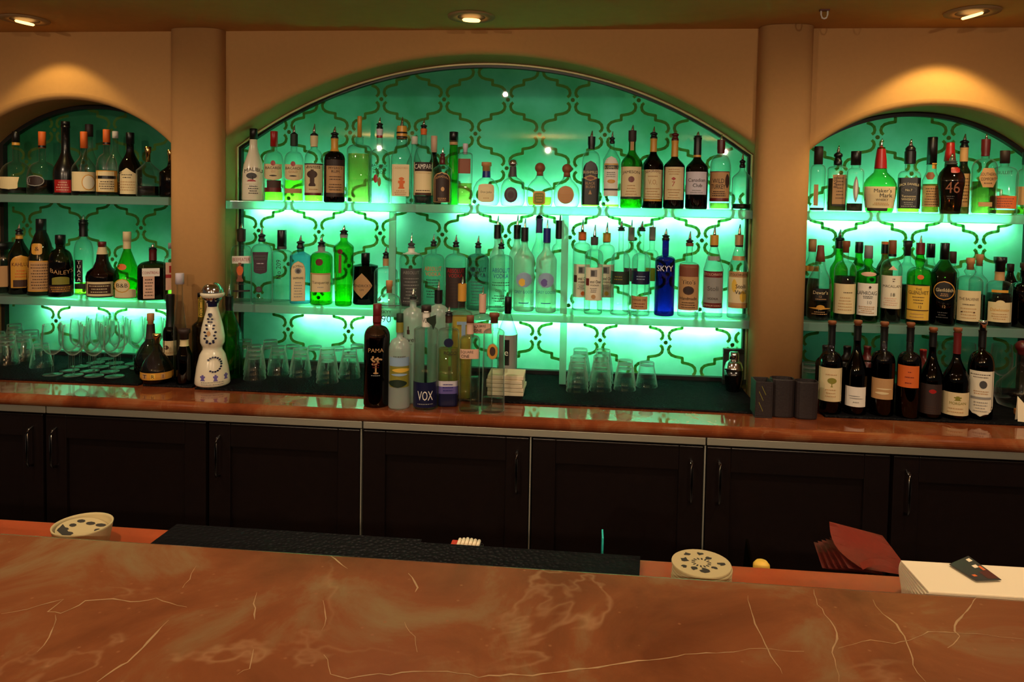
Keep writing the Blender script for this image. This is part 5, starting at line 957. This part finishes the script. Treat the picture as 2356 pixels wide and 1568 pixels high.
for c_, px in enumerate((106, 154, 202, 250, 297)):
    p = UZ(px, 866+c_*1.5, ZM)
    for r_ in range(5):
        y = p.y+.038+r_*.0775
        xx = p.x+.004*r_+(.012 if r_ % 2 else 0)
        if y > -.075 or blocked(xx, y, .041): continue
        wine_glass((xx, y, ZM+.0006), 'clear empty wine glass, %s from left in the %s of the left arch' % (cols[c_], rows_[r_]), 'wine glasses in the left arch')
for px, py, d in ((2168, 905, 'behind the dark label wine'), (2214, 905, 'behind the red foil wine'), (2292, 906, 'right of the parchment label wine')):
    p = UZ(px, py, ZM); wine_glass((p.x, min(p.y, -.09), ZM+.0006), 'clear wine glass standing %s' % d, 'wine glasses in the right arch')

# ------------------------------------------------------------------ other things on the back counter
M_NAP = pbr('napkin_paper', lin((.90, .84, .72)), .85)
def napkin_pile(px0, px1, pyt, pyb, Y, n, label, group):
    p = U((px0+px1)/2, pyb, Y); w = (U(px1, pyb, Y)-U(px0, pyb, Y)).x; h = (U(px1, pyt, Y)-U(px1, pyb, Y)).z
    for i in range(n):
        bm = bmesh.new(); j = (random.uniform(-.003, .003), random.uniform(-.003, .003)); z0 = ZM+.0008+h*i/n
        box(bm, -w/2, w/2, -.062, .062, 0, h/n-.0012, bev=.0022)
        o = obj('napkin', bm, M_NAP, loc=(p.x+j[0], Y+.06+j[1], z0)); o.rotation_euler.z = random.uniform(-.03, .03)
        tag(o, '%s white folded paper napkin in the pile behind the centre bottles' % label[i], 'napkin', group)
napkin_pile(1120, 1203, 866, 912, -.415, 5, ('lowest', 'second lowest', 'middle', 'second highest', 'topmost'), 'napkins behind the centre bottles')
# steel cocktail shaker and black box in the right corner of the middle arch
p = UZ(1690, 903, ZM); t = thing('cocktail_shaker', 'steel cocktail shaker in dark sleeve at right end of the middle arch', 'shaker', (p.x, p.y+.03, ZM+.0006))
bm = bmesh.new(); lathe(bm, [(.026, 0), (.028, .003), (.036, .060), (.037, .085)], 24); obj('cup', bm, pbr('smoked_steel', (.08, .08, .08), .2, 1), t, True)
bm = bmesh.new(); lathe(bm, [(.0372, .0852), (.036, .092), (.030, .112), (.022, .120)], 24); obj('strainer', bm, paint('chrome'), t, True)
bm = bmesh.new(); lathe(bm, [(.020, .1202), (.019, .150), (.015, .156)], 20); obj('lid', bm, paint('chrome'), t, True)
bm = bmesh.new(); a, b = U(1664, 850, -.09), U(1712, 850, -.09); zt = U(1690, 803, -.09).z
hw = (b.x-a.x)/2; hh = zt-ZM-.0006
box(bm, -hw, hw, -.012, .012, 0, .02, bev=.002); bm2 = bmesh.new(); box(bm2, -hw, hw, -.012, .012, hh-.02, hh, bev=.002)
t = thing('menu_stand', 'black upright stand behind the steel shaker, by the frame', 'stand', (a.x+hw, -.075, ZM+.0006))
obj('frame_rail', bm, M_BLACKM, t); obj('frame_rail', bm2, M_BLACKM, t)
bm = bmesh.new(); box(bm, -hw+.001, hw-.001, -.008, .008, .0205, hh-.0205); obj('back_board', bm, pbr('black_card', (.02, .02, .02), .6), t)
# three dark holders at the foot of the right pillar
M_LEATH = pbr('dark_leatherette', lin((.13, .09, .09)), .55, noise=(160, .3), bump=.4)
def holder(px, pyt, pyb, w, kind, label):
    p = UZ(px, pyb, ZK); s = (UZ(px+50, pyb, ZK)-UZ(px-50, pyb, ZK)).x/100; h = (U(px, pyt, p.y).z-ZK); W_ = w*s/2
    t = thing('napkin_caddy', label, 'caddy', (p.x, p.y+W_*.8, ZK+.0006), 0, 'dark caddies at the foot of the right pillar')
    bm = bmesh.new()
    if kind == 'box':
        D_ = .040
        box(bm, -W_, W_, -D_, D_, 0, .006)
        for q in ((-W_, -W_+.004, -D_, D_), (W_-.004, W_, -D_, D_), (-W_+.004, W_-.004, -D_, -D_+.004), (-W_+.004, W_-.004, D_-.004, D_)): box(bm, *q, .006, h, bev=.0012)
        obj('holder_body', bm, M_LEATH, t)
        bm = bmesh.new(); y = -D_-.0006
        for a_, b_ in (((-W_*.6, .75), (-W_*.1, .5)), ((-W_*.6, .45), (-W_*.1, .2)), ((-W_*.3, .9), (W_*.2, .66))):
            face(bm, [(a_[0], y, h*a_[1]), (b_[0], y, h*b_[1]), (b_[0], y, h*(b_[1]-.035)), (a_[0], y, h*(a_[1]-.035))])
        obj('stripe_print', bm, pbr('paint_olive', lin(CC['olive']), .6), t)
    else:
        lathe(bm, [(W_*.92, 0), (W_*.97, .004), (W_, h-.003), (W_*.97, h), (W_*.88, h), (W_*.85, .012)], 24, n=3.2, dr=.72, caps=(True, True)); obj('holder_body', bm, M_LEATH, t)
    return t
holder(1754, 876, 958, 38, 'box', 'black box caddy with faint stripes at the foot of the right pillar')
holder(1803, 874, 962, 54, 'cup', 'wide dark leather caddy, middle one at the foot of the right pillar')
holder(1858, 880, 966, 52, 'cup', 'dark leather caddy nearest the tree labelled wine')
# right end: folded card and a wooden handled tool
c0, c1 = UZ(2279, 940, ZM), UZ(2330, 975, ZM)
t = thing('tent_card', 'pale folded card leaning beside the last front wine bottle', 'card', (c0.x+.03, -.452, ZM+.0006))
bm = bmesh.new(); prism(bm, [Vector((-.022, -.010, 0)), Vector((.048, -.030, 0)), Vector((-.018, .006, .085))], Vector((.0012, .0012, 0))); obj('front_leaf', bm, M_NAP, t)
bm = bmesh.new(); prism(bm, [Vector((-.020, .012, 0)), Vector((.050, .050, 0)), Vector((-.0165, .0085, .084))], Vector((.0012, .0012, 0))); obj('back_leaf', bm, M_NAP, t)
p = UZ(2318, 940, ZM); t = thing('wine_key', 'wooden handled opener with chrome end beside the folded card', 'opener', (p.x+.032, -.38, ZM+.0006), -.22)
bm = bmesh.new(); box(bm, -.052, .026, -.010, .010, .0, .022, bev=.004); obj('handle', bm, pbr('blond_wood', lin((.66, .40, .18)), .4, noise=(40, .25)), t)
bm = bmesh.new(); box(bm, .0265, .052, -.011, .011, 0, .026, bev=.002); obj('chrome_end', bm, paint('chrome'), t)
t = thing('glass_decanter', 'round clear decanter at the right edge behind the folded card', 'decanter', (U(2350, 880, -.25).x, -.25, ZM+.0006))
bm = bmesh.new(); lathe(bm, [(.05, 0), (.075, .006), (.088, .04), (.08, .08), (.045, .12), (.022, .15), (.020, .19), (.026, .20)], 30, caps=(True, False)); obj('glass_body', bm, gmat('crys'), t, True)
bm = bmesh.new(); lathe(bm, [(.018, .196), (.018, .206)]+[(.026*math.sin(PI*k/10)+.0005, .226-.024*math.cos(PI*k/10)) for k in range(3, 11)], 18); obj('stopper', bm, paint('dred'), t, True)
# olive hang tag on the ribbed vodka bottle
p = U(1000, 742, -.635); bm = bmesh.new(); prism(bm, [Vector((-.026, 0, .012)), Vector((.008, 0, .026)), Vector((.012, 0, -.002)), Vector((.004, 0, -.028)), Vector((-.004, 0, -.012)), Vector((-.024, 0, .002))], Vector((0, .0012, 0)))
hb = [o for o in bpy.data.objects if o.get('label', '').startswith('ribbed clear vodka bottle')][0]
o = obj('hang_tag', bm, pbr('paint_dgreen', lin(CC['dgreen']), .6), hb); o.location = Vector((.024, -.036, p.z-hb.location.z)); o.rotation_euler = (0, .1, .3)

# ------------------------------------------------------------------ things on the front bar
ZRR = ZR+.0008
M_COAST = pbr('coaster_board', lin((.70, .64, .47)), .8)
M_CINK = pbr('coaster_ink', lin((.16, .15, .12)), .8)
def coasters(px, py, n, th, R, tilt, group, where, seed):
    rnd = random.Random(seed); p = UZ(px, py, ZR+n*th)
    base = Vector((p.x, p.y, ZRR))
    for i in range(n):
        bm = bmesh.new(); lathe(bm, [(R, 0), (R+.0004, th*.3), (R+.0004, th*.7), (R, th-.0004)], 40)
        last = i == n-1
        if last:     # printed face: ring of scrollwork blots round a medallion
            z = th-.0001
            for k in range(9):
                a = k*2*PI/9+rnd.uniform(-.2, .2); rr_ = R*rnd.uniform(.45, .72); cx, cy = rr_*math.cos(a), rr_*math.sin(a); q = R*rnd.uniform(.10, .20)
                pts = [(cx+q*rnd.uniform(.5, 1.2)*math.cos(t_*PI/5), cy+q*rnd.uniform(.5, 1.2)*math.sin(t_*PI/5), z) for t_ in range(10)]; face(bm, pts, 1)
            for k in range(14):
                a = k*2*PI/14; face(bm, [(R*f_*math.cos(a+d_), R*f_*math.sin(a+d_), z) for f_, d_ in ((.22, 0), (.34, .1), (.33, .28), (.21, .22))], 1)
        o = obj('coaster', bm, [M_COAST, M_CINK]); x_, y_ = rnd.uniform(-.0012, .0012), rnd.uniform(-.0012, .0012)
        f_ = i/max(1, n-1); k = math.tan(tilt*f_)*0
        o.location = base+Vector((x_, y_, i*(th+.0002))); o.rotation_euler = (0, 0, rnd.uniform(0, 6))
        nm = 'topmost, printed face up' if last else ('bottom one' if i == 0 else 'layer %d from bottom' % (i+1))
        tag(o, 'printed coaster in the pile %s, %s' % (where, nm), 'coaster', group)
coasters(1615, 1297, 13, .0047, .046, 0, 'coasters in the right pile', 'beside the teal divider', 3)
# left coasters stand in a low open cup
cp = U(190, 1220, YR-.085); t = thing('coaster_cup', 'pale round paper cup holding a leaning coaster on the rail at left', 'cup', (cp.x, YR-.085, ZRR), 0)
hc = U(190, 1205, YR-.085).z-ZR
bm = bmesh.new(); lathe(bm, [(.040, 0), (.042, .002), (.0485, hc-.004), (.0495, hc), (.047, hc), (.046, hc-.004), (.040, .004)], 36); obj('cup_wall', bm, M_COAST, t, True)
bm = bmesh.new(); lathe(bm, [(.0462, hc*.70), (.0470, hc*.76), (.0465, hc*.80)], 36, caps=(False, False)); obj('crease', bm, M_COAST, t, True)
bm = bmesh.new(); lathe(bm, [(.043, 0), (.0433, .001), (.043, .002)], 36)
for k in range(10):
    a = k*2*PI/10; rr_ = .024+.007*(k % 2); cx, cy = rr_*math.cos(a), rr_*math.sin(a); face(bm, [(cx+(.006+.003*((k*3) % 4)/3)*math.cos(q*PI/4), cy+.006*math.sin(q*PI/4), .0023) for q in range(8)], 1)
face(bm, [(-.040, -.006, .0024), (-.010, -.041, .0024), (0, -.042, .0024), (-.036, .016, .0024)], 1)
o = obj('coaster', bm, [M_COAST, M_CINK]); o.location = (cp.x, YR-.085, ZRR+hc-.013); o.rotation_euler = (.10, .16, .4)
tag(o, 'round printed coaster with dark band lying in the pale paper cup', 'coaster')

# red-brown menu folders leaning at the rail, drawn as bent leather covers
M_MENU = pbr('menu_leather', lin((.60, .195, .125)), .45, noise=(120, .15), bump=.3)
M_MENU2 = pbr('menu_leather_dark', lin((.46, .16, .12)), .5, noise=(120, .15), bump=.3)
def sheet(name, top, bot, thick, mt_, parent=None, n=10, sag=.02):
    """a bent cover between two edges, each given by two points"""
    bm = bmesh.new(); rows = []
    for i in range(n+1):
        f_ = i/n; A = top[0].lerp(bot[0], f_); B = top[1].lerp(bot[1], f_); d = Vector((0, 1, 0))*(-sag*math.sin(PI*f_))
        rows.append((bm.verts.new(A+d), bm.verts.new(B+d)))
    fs = [bm.faces.new((a[0], a[1], b[1], b[0])) for a, b in zip(rows, rows[1:])]
    r_ = bmesh.ops.solidify(bm, geom=fs, thickness=thick)
    return obj(name, bm, mt_, parent, True)
YM = -1.800                       # the folders stand on the ledge behind the rail
p = lambda x, y, Y: U(x, y, Y)
ZL = ZR-.09
bm = bmesh.new(); box(bm, max(.53, p(1700, 1300, YM).x), p(2420, 1300, YM).x, YR+.004, -1.705, ZL-.02, ZL, bev=.003); tag(obj('ledge', bm, M_DARK), 'dark ledge behind the wooden rail under the menu folders', 'ledge')
def folder(dx, label, top=False):
    if top:
        t = thing('menu_folder', label, 'menu', (0, 0, 0), 0, 'red brown menu folders')
        tl, tr_ = p(1908, 1199, -1.72), p(2030, 1231, -1.66); bl, br = p(1985, 1308, -1.86), p(2100, 1325, -1.80)
        bm = bmesh.new(); n = 12; rows = []
        for i in range(n+1):
            f_ = i/n; A, B = tl.lerp(bl, f_), tr_.lerp(br, f_); sg = math.sin(PI*f_); A = A+Vector((-.016*sg, 0, -.006*sg)); B = B+Vector((.004*sg, 0, -.004*sg))
            rows.append([bm.verts.new(A.lerp(B, g_/4)) for g_ in range(5)])
        fs = [bm.faces.new((a[k], a[k+1], b[k+1], b[k])) for a, b in zip(rows, rows[1:]) for k in range(4)]
        bmesh.ops.solidify(bm, geom=fs, thickness=.0025); obj('cover', bm, M_MENU, t, True)
        bm = bmesh.new(); n = 10; rows = []       # curled lower leaf with a dark hollow
        A0, A1 = p(1985, 1310, -1.862), p(2100, 1326, -1.862)
        for i in range(n+1):
            f_ = i/n; q = A0.lerp(A1, f_)+Vector((0, 0, .013*math.sin(PI*min(1, f_*1.25))**.8 if f_ < .8 else 0)); rows.append((bm.verts.new(q), bm.verts.new(q+Vector((.002, .022, .001)))))
        fs = [bm.faces.new((a[0], a[1], b[1], b[0])) for a, b in zip(rows, rows[1:])]; bmesh.ops.solidify(bm, geom=fs, thickness=.002); obj('curled_leaf', bm, M_MENU, t, True)
        return
    k = dx
    tl, tr_ = p(1872+k*9, 1246-k*2.6, -1.700-.012*k), p(1960+k*9, 1262, -1.66-.012*k); bl, br = p(1892+k*15, 1306, -1.80-.012*k), p(1985+k*12, 1322, -1.76-.012*k)
    t = sheet('menu_folder', (tl, tr_), (bl, br), .003, M_MENU2, sag=.0); tag(t, label, 'menu', 'red brown menu folders')
for k, w_ in enumerate(('outermost and furthest left of the leaning row', 'second from the left in the leaning row', 'third from the left in the leaning row', 'fourth from the left in the leaning row', 'fifth, just behind the large front cover')):
    folder(k, 'dark red menu folder seen edge on, '+w_)
folder(0, 'large red brown menu folder with curled lower leaf, in front of the leaning row', True)
# fanned white napkins with a printed card on top
nn = 16; ztop = ZB+.004; dz_ = (ztop-ZRR)/(nn+.3)
piv = UZ(2400, 1340, ZB); nl = piv.x-UZ(2112, 1335, ZB).x; D_ = .047
for i in range(nn):
    bm = bmesh.new(); box(bm, -nl, 0, -D_, D_, -dz_*.80, 0, bev=dz_*.3)
    f_ = i/(nn-1); o = obj('napkin', bm, M_NAP); o.location = (piv.x, -2.046, ZRR+dz_*(i+.82)); o.rotation_euler = (0, 0, -.40+.41*f_**1.2)
    tag(o, 'white paper napkin fanned on the rail at right, %s' % ('topmost, under the printed card' if i == nn-1 else 'bottom of the fan' if i == 0 else 'layer %d from the bottom' % (i+1)), 'napkin', 'fanned napkins on the bar rail')
cz_ = ZRR+dz_*(nn+.2)+.001
q4 = [UZ(x, y, cz_) for x, y in ((2184, 1298), (2228, 1279), (2304, 1334), (2246, 1336))]; c4 = sum(q4, Vector())/4
bm = bmesh.new(); prism(bm, [q-c4 for q in reversed(q4)], Vector((0, 0, .0009)))
L4 = lambda u, v: (q4[0].lerp(q4[1], u)).lerp(q4[3].lerp(q4[2], u), v)-c4+Vector((0, 0, .0012))
for u0, u1, v0, v1, mi_ in ((.72, .90, .08, .20, 1), (.62, .82, .34, .46, 1), (.80, .92, .42, .60, 2), (.55, .97, .62, .95, 3), (.15, .30, .70, .80, 2)):
    face(bm, [L4(u0, v0), L4(u1, v0), L4(u1, v1), L4(u0, v1)], mi_)
o = obj('printed_card', bm, [pbr('card_dark', lin((.16, .14, .14)), .4), M_NAP, paint('orange'), paint('dred')]); o.location = c4
tag(o, 'small dark printed card lying on top of the fanned white napkins', 'card')
# things on the lower station behind the rail
slab('ice_well', -.40, .12, -1.875, -1.705, .0, ZR-.090, M_DARK, 'dark bar station behind the rail, under the small red box', 'bar station', None, .004)
p0 = U(1072, 1262, -1.80); t = thing('garnish_caddy', 'small red and clear box of white straws behind the front bar', 'caddy', (p0.x, -1.80, ZR-.0898))
zt = U(1072, 1252, -1.80).z-(ZR-.0898)
bm = bmesh.new(); box(bm, -.030, .002, -.018, .018, 0, zt, bev=.002); obj('red_box', bm, pbr('red_plastic', lin((.75, .10, .07)), .3), t)
bm = bmesh.new(); box(bm, .0025, .032, -.018, .018, 0, zt*.94, bev=.002); obj('clear_box', bm, gmat('crys'), t)
for k in range(6):
    bm = bmesh.new(); xx = -.014+k*.0075; tube(bm, [(xx, -.012, .002 if 0 else zt+.002), (xx, .016, zt+.004-.001*abs(k-2))], .0036, 8); obj('straw', bm, M_NAP, t, True)
gx = U(1386, 1250, -1.75); bm = bmesh.new(); box(bm, -.0016, .0016, -.02, .02, 0, U(1386, 1227, -1.75).z-(ZR-.0897), bev=.0005)
slab('ice_bin', .125, .52, -1.875, -1.705, .0, ZR-.090, M_DARK, 'dark bar station behind the rail, under the upright glass panels', 'bar station', None, .004)
o = obj('divider', bm, pbr('teal_acrylic', (.03, .50, .46), .2), loc=(gx.x, -1.75, ZR-.0897)); tag(o, 'thin upright teal acrylic divider behind the rail', 'divider')
a_, b_, c_ = U(1716, 1239, -1.74), U(1742, 1304, -1.82), U(1722, 1304, -1.68)
bm = bmesh.new(); zl = ZR-.0897; prism(bm, [Vector((a_.x, -1.74, a_.z)), Vector((b_.x, -1.86, zl)), Vector((a_.x, -1.72, zl))], Vector((.004, 0, 0))); 
t = tag(obj('glass_guard', bm, glass('green_glass', (.25, .55, .45), (.05, .3, .25))), 'slanted green glass guard standing behind the rail near the coasters', 'glass guard')
q = U(1750, 1297, -1.80); bm = bmesh.new(); lathe(bm, [(.016, 0), (.017, .01), (.015, .05), (.010, .056)], 20); tag(obj('lemon_squeeze_bottle', bm, paint('yellow'), loc=(q.x+.004, -1.79, zl+.0002), smooth=True), 'pale yellow bottle top just showing behind the green glass guard', 'bottle')
